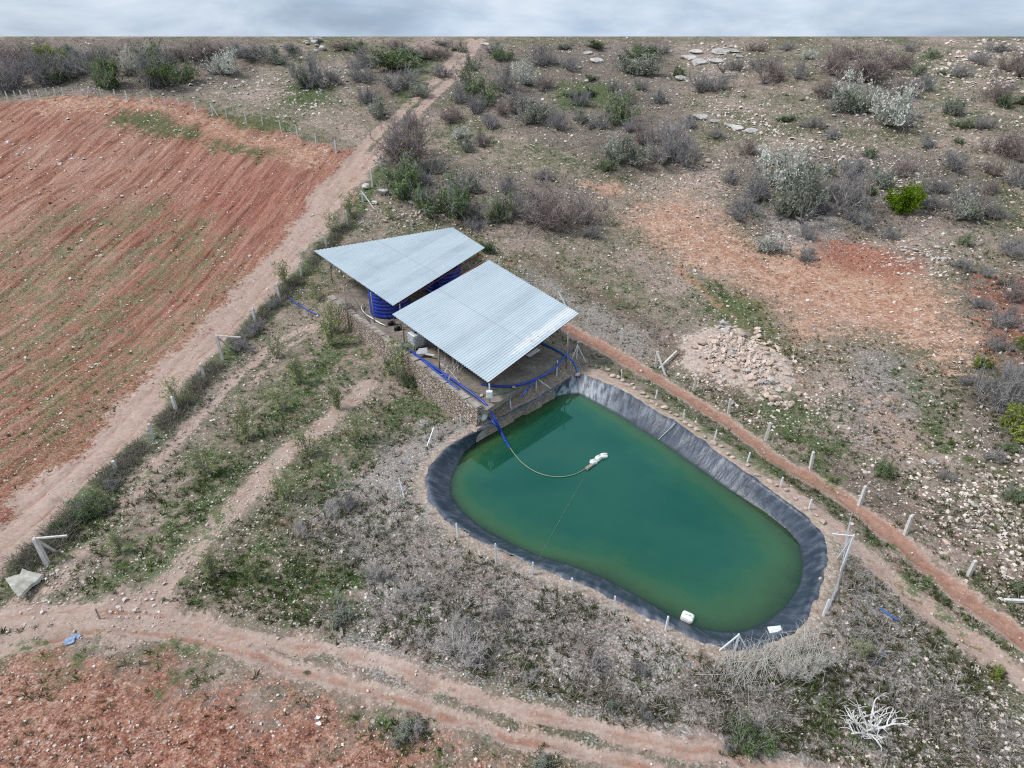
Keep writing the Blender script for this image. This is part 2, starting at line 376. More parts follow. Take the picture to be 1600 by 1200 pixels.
    sa = n.n('ShaderNodeSeparateColor'); n.set(sa.inputs[0], A.outputs['Color'])
    sb = n.n('ShaderNodeSeparateColor'); n.set(sb.inputs[0], B.outputs['Color'])
    sc = n.n('ShaderNodeSeparateColor'); n.set(sc.inputs[0], Cc.outputs['Color'])
    red_, trk_, grn_ = sa.outputs; dry_ = A.outputs['Alpha']
    org_, sto_, lit_ = sb.outputs; fur_ = B.outputs['Alpha']; rut_, rim_, wee_ = sc.outputs; heap_ = Cc.outputs['Alpha']; sd_ = n.n('ShaderNodeSeparateColor'); MD = n.attr('md'); n.set(sd_.inputs[0], MD.outputs['Color']); drk_, rsp_, bnk_ = sd_.outputs
    n0 = n.noise(v, .10, 5, .6); n1 = n.noise(v, .55, 7, .62); n2 = n.noise(v, 2.6, 7, .65); n3 = n.noise(v, 11, 5, .65)
    ang = math.atan2(fd[1], fd[0])
    rv = n.mapping(v, rot=(0, 0, -ang))
    st = n.noise(n.mapping(rv, scale=(.05, 1.15, .3)), 1.0, 6, .6, .25)
    st2 = n.noise(n.mapping(rv, scale=(.22, 3.6, .6)), 1.0, 6, .65, .4)
    stm = n.math('ADD', n.math('MULTIPLY', st, .55), n.math('MULTIPLY', st2, .45))
    n1b = n.noise(n.mapping(v, rot=(.3, .2, 1.)), .9, 7, .66)
    rag = n.math('ADD', n.math('ADD', n.math('MULTIPLY', n1, .45), n.math('MULTIPLY', n2, .45)), n.math('MULTIPLY', n3, .3))      # about 0.6
    rag2 = n.math('ADD', n.math('ADD', n.math('MULTIPLY', n1b, .5), n.math('MULTIPLY', n2, .4)), n.math('MULTIPLY', n3, .3))
    def fac(m, k=4., off=.6, r=None, amp=3.2):
        t = n.math('ADD', n.math('SUBTRACT', m, .5), n.math('MULTIPLY', n.math('SUBTRACT', r or rag, off), amp))
        return n.math('MULTIPLY', n.math('MULTIPLY_ADD', t, k, .5, clamp=True), n.math('MULTIPLY', m, 3., clamp=True))
    soil = n.ramp(n2, [(.30, (.135,.095,.075)), (.44, (.255,.188,.155)), (.57, (.36,.285,.240)), (.74, (.48,.41,.365))])
    olive = n.ramp(n3, [(.3, (.034,.040,.019)), (.5, (.082,.092,.046)), (.72, (.19,.19,.12))])
    col = n.mix(n.math('MULTIPLY_ADD', n.math('SUBTRACT', n.math('ADD', n.math('MULTIPLY', n0, .4), n.math('ADD', n.math('MULTIPLY', n1b, .35), n.math('MULTIPLY', n2, .35))), .55), 7., .52, clamp=True), soil, olive)
    col = n.mix(n.math('MULTIPLY', n.math('MULTIPLY_ADD', n.math('SUBTRACT', n.math('ADD', n1, n.math('MULTIPLY', n0, .6)), .92), 6., 0, clamp=True), .6), col, n.ramp(n2, [(.3, (.17,.075,.05)), (.65, (.34,.19,.13))]))
    col = n.mix(n.math('MULTIPLY', fac(lit_, 4., .6, rag2), .6), col, n.ramp(n3, [(.3, (.055,.045,.039)), (.7, (.20,.165,.145))]))
    dryc = n.ramp(n3, [(.28, (.065,.055,.048)), (.44, (.185,.163,.15)), (.57, (.33,.305,.29)), (.72, (.48,.46,.445))])
    col = n.mix(n.math('MULTIPLY', fac(dry_, 4., .6, rag2), .8), col, dryc)
    sm_ = n.math('ADD', n.math('MULTIPLY', stm, n.math('MULTIPLY_ADD', fur_, .8, .2)), n.math('MULTIPLY', n2, n.math('MULTIPLY_ADD', fur_, -.8, .8)))
    sm_ = n.math('ADD', sm_, n.math('MULTIPLY', n.math('SUBTRACT', n3, .5), .62))
    vl = n.math('MULTIPLY', fur_, n.math('MULTIPLY_ADD', n.math('SUBTRACT', n.math('ADD', MD.outputs['Alpha'], n.math('MULTIPLY', n1b, .8)), 1.12), 5., 0, clamp=True))  # furrow valleys: shade painted into the soil colour, following the relief
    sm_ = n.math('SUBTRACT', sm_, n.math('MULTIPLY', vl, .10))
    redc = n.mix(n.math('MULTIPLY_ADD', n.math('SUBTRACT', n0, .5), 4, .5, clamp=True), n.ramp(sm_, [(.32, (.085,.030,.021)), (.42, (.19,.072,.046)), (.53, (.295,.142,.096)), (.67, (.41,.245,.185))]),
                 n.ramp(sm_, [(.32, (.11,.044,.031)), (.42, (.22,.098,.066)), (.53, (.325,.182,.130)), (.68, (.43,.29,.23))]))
    redc = n.mix(n.math('MULTIPLY', drk_, .62), redc, n.ramp(stm, [(.34, (.10,.031,.022)), (.46, (.235,.085,.060)), (.6, (.36,.17,.125))]))
    pal = n.math('MULTIPLY_ADD', n.math('SUBTRACT', n.math('ADD', n1b, n.math('MULTIPLY', n0, .7)), .95), 5., 0, clamp=True)
    redc = n.mix(n.math('MULTIPLY', pal, .28), redc, n.ramp(n2, [(.35, (.30,.20,.15)), (.65, (.46,.36,.29))]))
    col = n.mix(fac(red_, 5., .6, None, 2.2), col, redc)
    weeds = n.math('MULTIPLY', n.math('MULTIPLY_ADD', n.math('SUBTRACT', n.math('ADD', n.math('ADD', n.math('MULTIPLY', st2, .5), n.math('MULTIPLY', n1b, .5)), n.math('ADD', n.math('MULTIPLY', wee_, .16), n.math('MULTIPLY', MD.outputs['Alpha'], .15))), .655), 9., 0, clamp=True), fur_)
    col = n.mix(n.math('MULTIPLY', weeds, .72), col, n.ramp(n3, [(.32, (.055,.065,.030)), (.53, (.115,.15,.065)), (.68, (.26,.26,.18))]))
    orgc = n.mix(n.math('MULTIPLY_ADD', n.math('SUBTRACT', n1b, .5), 5., .45, clamp=True), n.ramp(n2, [(.3, (.185,.068,.040)), (.48, (.335,.155,.095)), (.66, (.43,.25,.17))]), n.ramp(n2, [(.3, (.29,.165,.112)), (.5, (.43,.275,.195)), (.68, (.51,.39,.31))]))
    col = n.mix(n.math('MULTIPLY', fac(n.math('MULTIPLY', org_, 1.1), 3., .6, rag2, 4.2), .95), col, orgc)
    col = n.mix(n.math('MULTIPLY', fac(rsp_, 4., .6, rag2), .8), col, n.ramp(n2, [(.3, (.14,.042,.026)), (.65, (.33,.13,.085))]))
    col = n.mix(n.math('MULTIPLY', fac(bnk_, 4., .6, rag2), .7), col, n.ramp(n3, [(.3, (.055,.042,.034)), (.6, (.17,.115,.09)), (.75, (.27,.19,.15))]))
    col = n.mix(n.math('MULTIPLY', fac(heap_, 4.), .9), col, n.ramp(n2, [(.3, (.30,.21,.165)), (.6, (.52,.43,.37))]))
    ts_ = n.math('MULTIPLY', red_, .9, clamp=True)
    trc = n.ramp(n.math('ADD', n.math('ADD', n.math('MULTIPLY', n1b, n.math('MULTIPLY_ADD', ts_, -.5, .6)), n.math('MULTIPLY', stm, n.math('MULTIPLY', ts_, .5))), n.math('MULTIPLY', n2, .4)), [(.34, (.26,.175,.138)), (.5, (.385,.285,.236)), (.66, (.48,.385,.335))])
    col = n.mix(n.math('MULTIPLY', fac(trk_, 5., .62, None, 2.4), .92), col, trc)
    rutc = n.ramp(n2, [(.3, (.165,.063,.037)), (.6, (.325,.155,.10))])
    col = n.mix(n.math('MULTIPLY', fac(rut_, 4.), .7), col, rutc)
    grc = n.ramp(n3, [(.28, (.022,.034,.012)), (.46, (.050,.078,.026)), (.62, (.095,.135,.050)), (.78, (.19,.21,.11))])
    col = n.mix(n.math('MULTIPLY', fac(grn_, 5., .6, rag2, 3.6), .85), col, grc)
    col = n.mix(n.math('MULTIPLY', rim_, .8), col, n.ramp(n2, [(.3, (.25,.19,.15)), (.7, (.48,.39,.32))]))
    n5 = n.noise(v, 5.5, 6, .7)
    kk = n.math('MULTIPLY_ADD', n.math('SUBTRACT', n5, .5), n.math('MULTIPLY_ADD', trk_, -1.3, 2.1), 1.0)
    vs_ = n.n('ShaderNodeVectorMath', operation='SCALE'); n.set(vs_.inputs[0], col); n.set(vs_.inputs['Scale'], n.math('MAXIMUM', kk, .45)); col = vs_.outputs[0]
    # pebbles lying in the soil
    for sc_, th, dens, sz in ((6.5, .58, .34, .34), (3.4, .76, .26, .28), (13., .58, .3, .34)):
        vo = n.n('ShaderNodeTexVoronoi'); n.set(vo.inputs['Vector'], v); vo.inputs['Scale'].default_value = sc_
        sx = n.n('ShaderNodeSeparateColor'); n.set(sx.inputs[0], vo.outputs['Color'])
        d_ = n.math('ADD', n.math('MULTIPLY', sto_, dens), n.math('MULTIPLY', n.math('SUBTRACT', n1, .5), .5))
        on = n.math('MULTIPLY_ADD', n.math('ADD', n.math('SUBTRACT', sx.outputs[0], th), d_), 12, 0, clamp=True)
        rr = n.math('MULTIPLY_ADD', n.math('SUBTRACT', n.math('MULTIPLY', sx.outputs[1], sz*1.3), vo.outputs['Distance']), 14, 0, clamp=True)
        k = n.math('MULTIPLY', n.math('MULTIPLY', on, rr), n.math('SUBTRACT', 1, n.math('MAXIMUM', n.math('MAXIMUM', n.math('MULTIPLY', red_, .6), n.math('MULTIPLY', dry_, .45)), n.math('MAXIMUM', n.math('MULTIPLY', grn_, .7), n.math('MULTIPLY', trk_, .75)))))
        col = n.mix(n.math('MULTIPLY', k, .85), col, n.mix(sx.outputs[2], (.38,.30,.25), (.66,.60,.55)))
    hgt = n.math('ADD', n.math('ADD', n.math('MULTIPLY', n2, 1.), n.math('MULTIPLY', n3, .45)), n.math('MULTIPLY', n.math('MULTIPLY', stm, fur_), 2.2))
    n.bsdf(col, .95, 0, n.bump(n.math('MULTIPLY', hgt, n.math('MULTIPLY_ADD', trk_, -.65, 1.)), .8, .12), .1)
    me.materials.append(n.m)
    o = obj('ground', me); tag(o, 'stony hillside ground of red soil, dirt tracks, dry grass and weeds', kind='structure')
    return dict(field=FIELD)
build_ground()

# ------------------------------------------------------------------ pond: liner and water
FLIP = -1
cA, cB = at(880, 722)[:2], at(1125, 888)[:2]
def medial(P):
    e = cB-cA; t = np.clip(((P-cA) @ e)/(e @ e), 0, 1); return cA+t[:, None]*e
def build_pond():
    med = medial(WAT); rings = []
    s = np.arange(NR)
    arc = np.r_[0, np.cumsum(np.hypot(*np.diff(RIM, axis=0).T))]
    fold = ((fbm(arc/.35, arc*0, 3, 91)-.5)+(fbm(arc/1.3, arc*0+7, 2, 95)-.5)*1.2)*1.6
    out = (RIM-WAT); out /= np.hypot(*out.T)[:, None]
    edge = (fbm(arc/.6, arc*0+3, 3, 97)-.5)
    def ring(P, z): rings.append(np.column_stack([P, z+np.zeros(NR)]))
    ring(RIM+out*(.22+edge[:, None]*.5), RIMZ-.01); ring(RIM+out*(.07+edge[:, None]*.2), RIMZ+.075+fold*.03)
    for t in (0, .12, .3, .5, .7, .85, 1.):
        P = RIM+(WAT-RIM)*t; h = (RIMZ+.06)*(1-t)**1.15
        a = .07*math.sin(PI*min(t*1.1+.15, 1))
        ring(P+out*0, h+fold*a)
    dist = np.hypot(*(med-WAT).T)
    for t, in ((.04,), (.1,), (.2,), (.35,), (.55,), (.8,), (1.,)):
        P = WAT+(med-WAT)*t; ring(P, -np.minimum(dist*t*.5, 2.6)+fold*.03*(1-t))
    V = np.vstack(rings); m = len(rings)
    f = []
    for i in range(m-1):
        a = i*NR+s; b = i*NR+(s+1) % NR; f.append(np.stack([a, b, b+NR, a+NR], 1)[:, ::FLIP])
    me = mesh_np('pond_liner', V, np.vstack(f), None, True)
    uv = np.zeros((m, NR, 4), np.float32); tt = [0, 0.02, .05, .15, .3, .5, .7, .85, 1.0]+[1.2]*7
    for i in range(m): uv[i, :, 0] = tt[i]; uv[i, :, 1] = arc; uv[i, :, 2] = np.exp(-((np.minimum(arc, arc[-1]-arc)-0)/3.2)**2); uv[i, :, 3] = 1
    at_ = me.attributes.new('lin', 'FLOAT_COLOR', 'POINT'); at_.data.foreach_set('color', uv.ravel())
    n = NT('pond_liner'); L = n.attr('lin'); sp = n.n('ShaderNodeSeparateColor'); n.set(sp.inputs[0], L.outputs['Color'])
    cv = n.n('ShaderNodeCombineXYZ'); n.set(cv.inputs[0], n.math('MULTIPLY', sp.outputs[1], 2.6)); n.set(cv.inputs[1], n.math('MULTIPLY', sp.outputs[0], 1.6))
    stv = n.noise(cv.outputs[0], 1.0, 4, .55)
    nz = n.noise(n.pos(), 1.2, 3, .5); n4 = n.noise(n.pos(), .35, 4, .5)
    col = n.ramp(n.math('ADD', n.math('MULTIPLY', stv, .7), n.math('MULTIPLY', nz, .3)), [(.30, (.016,.022,.035)), (.48, (.036,.047,.068)), (.62, (.070,.086,.114)), (.76, (.17,.19,.22))])
    dust = n.math('MULTIPLY_ADD', n.math('SUBTRACT', n.math('ADD', n.math('MULTIPLY', n.math('SUBTRACT', 1, sp.outputs[0]), .42), n.math('ADD', n.math('MULTIPLY', stv, .55), n.math('MULTIPLY', n4, .5))), .875), 4., 0, clamp=True)
    col = n.mix(n.math('MULTIPLY', dust, .55), col, (.22,.24,.275))
    scuff = n.math('MULTIPLY', sp.outputs[2], n.math('MULTIPLY_ADD', n.math('SUBTRACT', n.math('ADD', stv, n.math('MULTIPLY', sp.outputs[0], .18)), .52), 5, .2, clamp=True))
    col = n.mix(n.math('MULTIPLY', scuff, .7), col, (.46,.50,.54))
    under = n.math('MULTIPLY_ADD', n.math('SUBTRACT', sp.outputs[0], 1.03), 12, 0, clamp=True)
    algae = n.ramp(n.noise(n.pos(), 1.1, 7, .7), [(.35, (.018,.030,.022)), (.5, (.05,.078,.038)), (.68, (.11,.15,.07))])
    col = n.mix(under, col, algae)
    band = n.math('MULTIPLY', n.math('MULTIPLY_ADD', n.math('SUBTRACT', sp.outputs[0], .88), 14, 0, clamp=True), n.math('SUBTRACT', 1, under))
    col = n.mix(n.math('MULTIPLY', band, .75), col, (.022,.026,.028))
    n.bsdf(col, .42, 0, n.bump(n.math('ADD', stv, n.math('MULTIPLY', nz, .5)), .6, .12), .45)
    me.materials.append(n.m)
    tag(obj('pond_liner', me), 'dark grey plastic sheet lining the banks of the green pond', 'pond liner')
    # water
    ax = cB-cA; ta = np.clip(((WAT-cA) @ ax)/(ax @ ax), -.6, 1.6); shal = .70-.36*sstep(.2, 1.3, ta); rs = [0, .03, .07, .12, .18, .26, .36, .5, .7, .9, 1.]; V = []; D = []
    outw = WAT+out*.12
    for t in rs:
        P = outw+(med-outw)*t; V.append(np.column_stack([P, np.zeros(NR)])); D.append(np.minimum(dist*t*shal, 2.8))
    m = len(rs); f = []
    for i in range(m-1):
        a = i*NR+s; b = i*NR+(s+1) % NR; f.append(np.stack([a, b, b+NR, a+NR], 1)[:, ::FLIP])
    me = mesh_np('water', np.vstack(V), np.vstack(f), None, True)
    ad = me.attributes.new('deep', 'FLOAT', 'POINT'); ad.data.foreach_set('value', np.concatenate(D).astype(np.float32))
    n = NT('water'); dep = n.attr('deep').outputs['Fac']; v = n.pos()
    big = n.noise(v, .16, 5, .6); sm = n.noise(v, .8, 4, .6)
    dd = n.math('MULTIPLY', dep, n.math('MULTIPLY_ADD', n.math('ADD', n.math('MULTIPLY', big, .6), n.math('MULTIPLY', sm, .5)), 2.0, -.1))
    turb = n.math('SUBTRACT', 1, n.math('POWER', 2.718, n.math('MULTIPLY', dd, -2.1)), clamp=True)
    col = n.ramp(n.math('MULTIPLY', dd, .42), [(.0, (.088,.130,.050)), (.16, (.056,.124,.044)), (.40, (.018,.082,.040)), (.8, (.008,.061,.040))])
    df = n.n('ShaderNodeBsdfDiffuse'); n.set(df.inputs[0], col)
    tr = n.n('ShaderNodeBsdfTransparent'); n.set(tr.inputs[0], (.62,.72,.52))
    m1 = n.n('ShaderNodeMixShader'); n.set(m1.inputs[0], turb); n.t.links.new(tr.outputs[0], m1.inputs[1]); n.t.links.new(df.outputs[0], m1.inputs[2])
    bp = n.bump(n.noise(v, 1.4, 3, .5), .02, .05)
    gl = n.n('ShaderNodeBsdfGlossy'); gl.inputs['Roughness'].default_value = .02; gl.inputs['Color'].default_value = (.42,.98,.92,1); n.set(gl.inputs['Normal'], bp)
    fr = n.n('ShaderNodeFresnel'); fr.inputs[0].default_value = 1.58; n.set(fr.inputs['Normal'], bp)
    m2 = n.n('ShaderNodeMixShader'); n.t.links.new(fr.outputs[0], m2.inputs[0]); n.t.links.new(m1.outputs[0], m2.inputs[1]); n.t.links.new(gl.outputs[0], m2.inputs[2])
    n.t.links.new(m2.outputs[0], n.out.inputs[0]); me.materials.append(n.m)
    tag(obj('water', me), 'still murky green pond water', kind='structure')
build_pond()

# ------------------------------------------------------------------ shed platform and retaining wall
def build_platform():
    mb = MB(); n = len(SLAB); top = [(*p, SLABZ) for p in SLAB]; bot = [(*p, SLABZ-.35) for p in SLAB]
    mb.add(top+bot, [tuple(range(n))]+[(i, i+n, (i+1) % n+n, (i+1) % n) for i in range(n)])
    nt = NT('slab_concrete'); v = nt.pos(); a = nt.noise(v, .5, 6, .6); b = nt.noise(v, 3, 6, .6)
    c = nt.ramp(nt.math('ADD', nt.math('MULTIPLY', a, .6), nt.math('MULTIPLY', b, .4)), [(.35, (.13,.105,.085)), (.5, (.215,.18,.15)), (.66, (.33,.30,.265))])
    nt.bsdf(c, .9, 0, nt.bump(b, .3, .02))
    tag(obj('concrete_platform', mb.mesh('concrete_platform', nt.m)), 'brown concrete floor slab under the two metal roofs', 'platform')
    # rubble wall along the left edge, low and long, tops follow the slab and the foot follows the ground
    nt = NT('rubble_stone'); v = nt.pos(); vm = nt.mapping(v, scale=(3.2, 3.2, 5.5))
    vo = nt.n('ShaderNodeTexVoronoi'); nt.set(vo.inputs['Vector'], nt.mix(.15, vm, nt.n('ShaderNodeTexNoise').outputs[1])); vo.inputs['Scale'].default_value = 1.
    ve = nt.n('ShaderNodeTexVoronoi', feature='DISTANCE_TO_EDGE'); nt.set(ve.inputs['Vector'], vm); ve.inputs['Scale'].default_value = 1.
    sp = nt.n('ShaderNodeSeparateColor'); nt.set(sp.inputs[0], vo.outputs['Color'])
    c = nt.mix(sp.outputs[0], (.26,.19,.14), (.56,.50,.44)); c = nt.mix(nt.math('MULTIPLY', nt.noise(v, 9, 5, .6), .5), c, (.30,.23,.18))
    e = nt.math('MULTIPLY', ve.outputs['Distance'], 7, clamp=True)
    c = nt.mix(e, (.15,.12,.10), c)
    nt.bsdf(c, .95, 0, nt.bump(e, .9, .08))
    d = WB-WA; L = np.hypot(*d); d = d/L; nn = np.array([d[1], -d[0]])
    if nn[0] > 0: nn = -nn
    mb = MB(); N = 60; rows = 6
    grid = []
    for i in range(N+1):
        p = WA+d*L*i/N
        foot = min(float(H(*(p+nn*1.1)))-.3, 1.6); topz = SLABZ+.16+.05*math.sin(i*1.7)+random.uniform(-.03, .03)
        colv = [(*(p-nn*.16), SLABZ-.2), (*(p-nn*.16+random.uniform(-.02, .02)), topz)]
        for r in range(rows+1):
            zz = topz+(foot-topz)*r/rows; off = .34+.10*r/rows+random.uniform(-.05, .05)
            colv.append((*(p+nn*off), zz))
        grid.append(colv)
    m = len(grid[0]); vs = [v for g in grid for v in g]
    fs = [(i*m+j, i*m+j+1, (i+1)*m+j+1, (i+1)*m+j) for i in range(N) for j in range(m-1)]+[tuple(range(m)), tuple(range(N*m, N*m+m))[::-1]]
    mb.add(vs, fs)
    w = obj('retaining_wall', mb.mesh('retaining_wall', nt.m)); tag(w, 'rough rubble stone retaining wall on the left side of the shed platform', 'wall')
    cap = MB()
    for i in range(18):
        p = WA+d*L*(i+.5)/18
        Mr = Matrix.Rotation(math.atan2(d[1], d[0])+random.uniform(-.02, .02), 3, 'Z')
        cap.box((*(p+nn*.09), SLABZ+.19+random.uniform(-.02, .02)), L/18*random.uniform(.8, 1.0), random.uniform(.4, .56), .12, Mr)
    obj('coping', cap.mesh('coping', simple('mortar', (.20,.17,.145), (.40,.36,.32), 2, bump=.6)), w)
build_platform()

# ------------------------------------------------------------------ corrugated roofs
def roof_mat(name, stain):
    n = NT(name); v = n.objc(); uv = n.attr('ruv'); sp = n.n('ShaderNodeSeparateColor'); n.set(sp.inputs[0], uv.outputs['Color'])
    a = n.noise(v, .35, 5, .6); 
    cmb = n.n('ShaderNodeCombineXYZ'); n.set(cmb.inputs[0], n.math('MULTIPLY', sp.outputs[0], 70.)); n.set(cmb.inputs[1], n.math('MULTIPLY', sp.outputs[1], 3.))
    stn = n.noise(cmb.outputs[0], 1., 5, .6)
    c = n.ramp(n.math('ADD', n.math('MULTIPLY', a, .5), n.math('MULTIPLY', stn, .5)), [(.35, (.55,.62,.645)), (.5, (.635,.705,.73)), (.65, (.69,.745,.77))])
    pn = n.n('ShaderNodeTexWhiteNoise', noise_dimensions='1D'); n.set(pn.inputs['W'], n.math('FLOOR', n.math('MULTIPLY', sp.outputs[0], 11.)))
    vs_ = n.n('ShaderNodeVectorMath', operation='SCALE'); n.set(vs_.inputs[0], c); n.set(vs_.inputs['Scale'], n.math('MULTIPLY_ADD', pn.outputs['Value'], .10, .92)); c = vs_.outputs[0]
    seam = n.math('LESS_THAN', n.math('ABSOLUTE', n.math('SUBTRACT', sp.outputs[1], .47)), .0035)
    c = n.mix(n.math('MULTIPLY', seam, .35), c, (.30,.33,.35))
    if stain:
        t = sp.outputs[0]       # across the sheets: 0 at the pond side
        band = n.math('MULTIPLY', n.math('SUBTRACT', 1, n.math('MULTIPLY', n.math('ABSOLUTE', n.math('SUBTRACT', t, .07)), 15, clamp=True)), n.math('MULTIPLY_ADD', n.math('SUBTRACT', sp.outputs[1], .12), 3., 0, clamp=True))
        nz = n.noise(v, 1.6, 6, .7)
        k = n.math('MULTIPLY_ADD', n.math('SUBTRACT', n.math('ADD', n.math('MULTIPLY', band, .5), nz), .68), 7, 0, clamp=True)
        k = n.math('MULTIPLY', k, n.math('GREATER_THAN', band, .05))
        c = n.mix(n.math('MULTIPLY', k, .8), c, (.86,.85,.84))
        k2 = n.math('MULTIPLY', n.math('GREATER_THAN', n.noise(v, 3.1, 4, .6), .66), k)
        c = n.mix(n.math('MULTIPLY', k2, .7), c, (.45,.30,.24))
    return n.bsdf(c, .38, .35, None, .5)
def roof_mesh(name, quad, pitch, mat, amp=.042, nt=10):
    # quad: front, right, left, top; ribs run front->right; trimmed where the outline cuts them
    Fr, R, L, T = [np.array(p) for p in quad]
    N = np.cross(R-Fr, L-Fr); N /= np.linalg.norm(N)
    if N[2] < 0: N = -N
    wlen = np.linalg.norm(L-Fr); nw = int(wlen/pitch); ns = nw*6+1
    d = R-Fr
    def cross2(a, b): return a[0]*b[1]-a[1]*b[0]
    V = []; UV = []
    for i in range(ns):
        s = i/(ns-1); p = Fr+(L-Fr)*s; best = None
        for (a, b) in ((R, T), (T, L)):
            e = b-a; den = cross2(d, e)
            if abs(den) < 1e-9: continue
            t = cross2(a-p, e)/den; q = cross2(a-p, d)/den
            if t > 0.0005 and -1e-6 <= q <= 1+1e-6: best = t if best is None else min(best, t)
        if best is None: best = .002
        ph = (i % 6)/6; hgt = amp*(1 if ph < .18 else (-1 if .45 < ph < .75 else 0))
        for j in range(nt+1):
            t = best*j/nt
            V.append(p+d*t+N*(hgt-.012*math.sin(PI*t))); UV.append((s, t, 0, 1))
    V = np.array(V); m = nt+1
    i = np.arange(ns*m).reshape(ns, m)
    F = np.stack([i[:-1, :-1], i[1:, :-1], i[1:, 1:], i[:-1, 1:]], -1).reshape(-1, 4)
    me = mesh_np(name, V, F, mat, False)
    a = me.attributes.new('ruv', 'FLOAT_COLOR', 'POINT'); a.data.foreach_set('color', np.array(UV, np.float32).ravel())
    return me
def on_plane(px, py, a, b, c):
    a, b, c = map(np.array, (a, b, c)); N = np.cross(b-a, c-a); d = ray(px, py); o = np.array([0, 0, CAMZ])
    return o+d*(np.dot(a-o, N)/np.dot(d, N))
r1 = [at(763, 598, 3.7), at(905, 490, 4.85), at(613, 491.5, 4.55)]; r1.append(on_plane(755, 401, *r1))
r2 = [at(614.6, 478, 4.95), at(758, 387.5, 5.9), at(490, 392, 5.25)]; r2.append(on_plane(707, 355.5, *r2))
def lerp(a, b, t): return np.array(a)+(np.array(b)-np.array(a))*t
def plane_z(q, x, y):
    a, b, c = q[:3]; N = np.cross(b-a, c-a); return a[2]-(N[0]*(x-a[0])+N[1]*(y-a[1]))/N[2]
def foot_z(x, y):
    return SLABZ if bool(inside(np.array(x), np.array(y), SLAB)) else float(H(x, y))-.1
def shed(name, quad, label, stain, poles, rafters):
    c = sum(quad)/4; root = empty(name, (c[0], c[1], SLABZ)); tag(root, label, 'shed')
    o = -np.array([c[0], c[1], SLABZ])
    def child(nm, me, bevel=0):
        ob = obj(nm, me, root, o, bevel); return ob
    rf = child('roof', roof_mesh('roof', quad, .25, roof_mat('roof_metal_'+('scuffed' if stain else 'clean'), stain)))
    sol = rf.modifiers.new('solid', 'SOLIDIFY'); sol.thickness = .012; sol.offset = -1
    for (x, y, mt) in poles:
        mb = MB(); mb.tube([(x, y, foot_z(x, y)-.05), (x, y, plane_z(quad, x, y)-.1)], .05, 8); child('pole', mb.mesh('pole', M[mt], True))
    Fr, R, L, T = quad; dn = np.array([0, 0, -.09])
    inn = lambda s, t: lerp(lerp(Fr, R, t), lerp(L, T, t), s)
    for s in (.04, .34, .66, .96):
        mb = MB(); a = inn(s, .04)+dn; b = inn(s, .96)+dn; mb.bar(a, b, .07, .07)
        a2, b2 = a+np.array([0, 0, -.42]), b+np.array([0, 0, -.42])
        mb.bar(lerp(a2, b2, .0), lerp(a2, b2, 1.), .06, .06)
        K = 9
        for k in range(K):
            mb.bar(lerp(a, b, k/K), lerp(a2, b2, (k+.5)/K), .035); mb.bar(lerp(a2, b2, (k+.5)/K), lerp(a, b, (k+1)/K), .035)
        child('truss', mb.mesh('truss', M['rust']))
    for t in (.03, .5, .97):
        mb = MB(); mb.bar(inn(.02, t)+dn*1.9, inn(.98, t)+dn*1.9, .06, .08); child('purlin', mb.mesh('purlin', M['dark_steel']))
    return root, child
fp = at(765, 632, SLABZ); rp = at(886, 560, SLABZ)
q1 = lambda s, t: lerp(lerp(r1[0], r1[1], t), lerp(r1[2], r1[3], t), s)
q2 = lambda s, t: lerp(lerp(r2[0], r2[1], t), lerp(r2[2], r2[3], t), s)
shedA, chA = shed('metal_roof_shelter', r1, 'open shelter beside the pond, square pale corrugated roof with a white scuffed streak', True,
    [(fp[0], fp[1]+.25, 'galv'), (rp[0], rp[1], 'wood'), (*q1(.5, .02)[:2], 'wood'), (*q1(.95, .05)[:2], 'wood'), (*q1(.95, .95)[:2], 'wood'), (*q1(.5, .97)[:2], 'wood')], 4)
p1 = ground(520, 443); p2 = ground(546, 521); p3 = at(585, 504, SLABZ)
shedB, chB = shed('metal_roof_shelter', r2, 'open shelter over the blue tanks under a pointed pale corrugated metal roof', False,
    [(p1[0], p1[1], 'wood'), (p2[0], p2[1]+.2, 'wood'), (p3[0], p3[1], 'wood'), (*q2(.06, .1)[:2], 'white_steel'), (*q2(.06, .93)[:2], 'wood'), (*q2(.9, .9)[:2], 'wood')], 4)
# box on the front pole
mb = MB(); mb.box((0, 0, 0), .42, .22, .55); b = obj('meter_box', mb.mesh('meter_box', M['white_plastic']), None, (fp[0], fp[1]+.08, SLABZ+.75), .03)
tag(b, 'white electric meter box fixed to the front pole of the pond shelter', 'meter box')
mb = MB(); mb.box((0, -.12, 0), .34, .03, .46); obj('lid', mb.mesh('lid', M['ibc_plastic']), b, (0, 0, 0), .01)

# leaning rusty prop against the pointed roof
a = ground(583, 513); bq = lerp(r2[2], r2[0], .27); mb = MB(); mb.tube([a, lerp(a, bq+np.array([0, 0, -.15]), .99)], .045, 8)
tag(obj('leaning_pole', mb.mesh('leaning_pole', M['dark_steel'], True)), 'long dark rusty pole leaning from the wall foot to the pointed roof', 'pole')
mb = MB(); t1 = lerp(p1, [p1[0], p1[1], plane_z(r2, p1[0], p1[1])], .45); mb.tube([t1, t1+np.array([.25, .0, .45]), t1+np.array([.75, .05, 1.0])], .06, 8)
tag(obj('pipe_offcut', mb.mesh('pipe_offcut', M['pale_pipe'], True)), 'short blue pipe hanging at the leftmost pole of the pointed roof shelter', 'pipe')

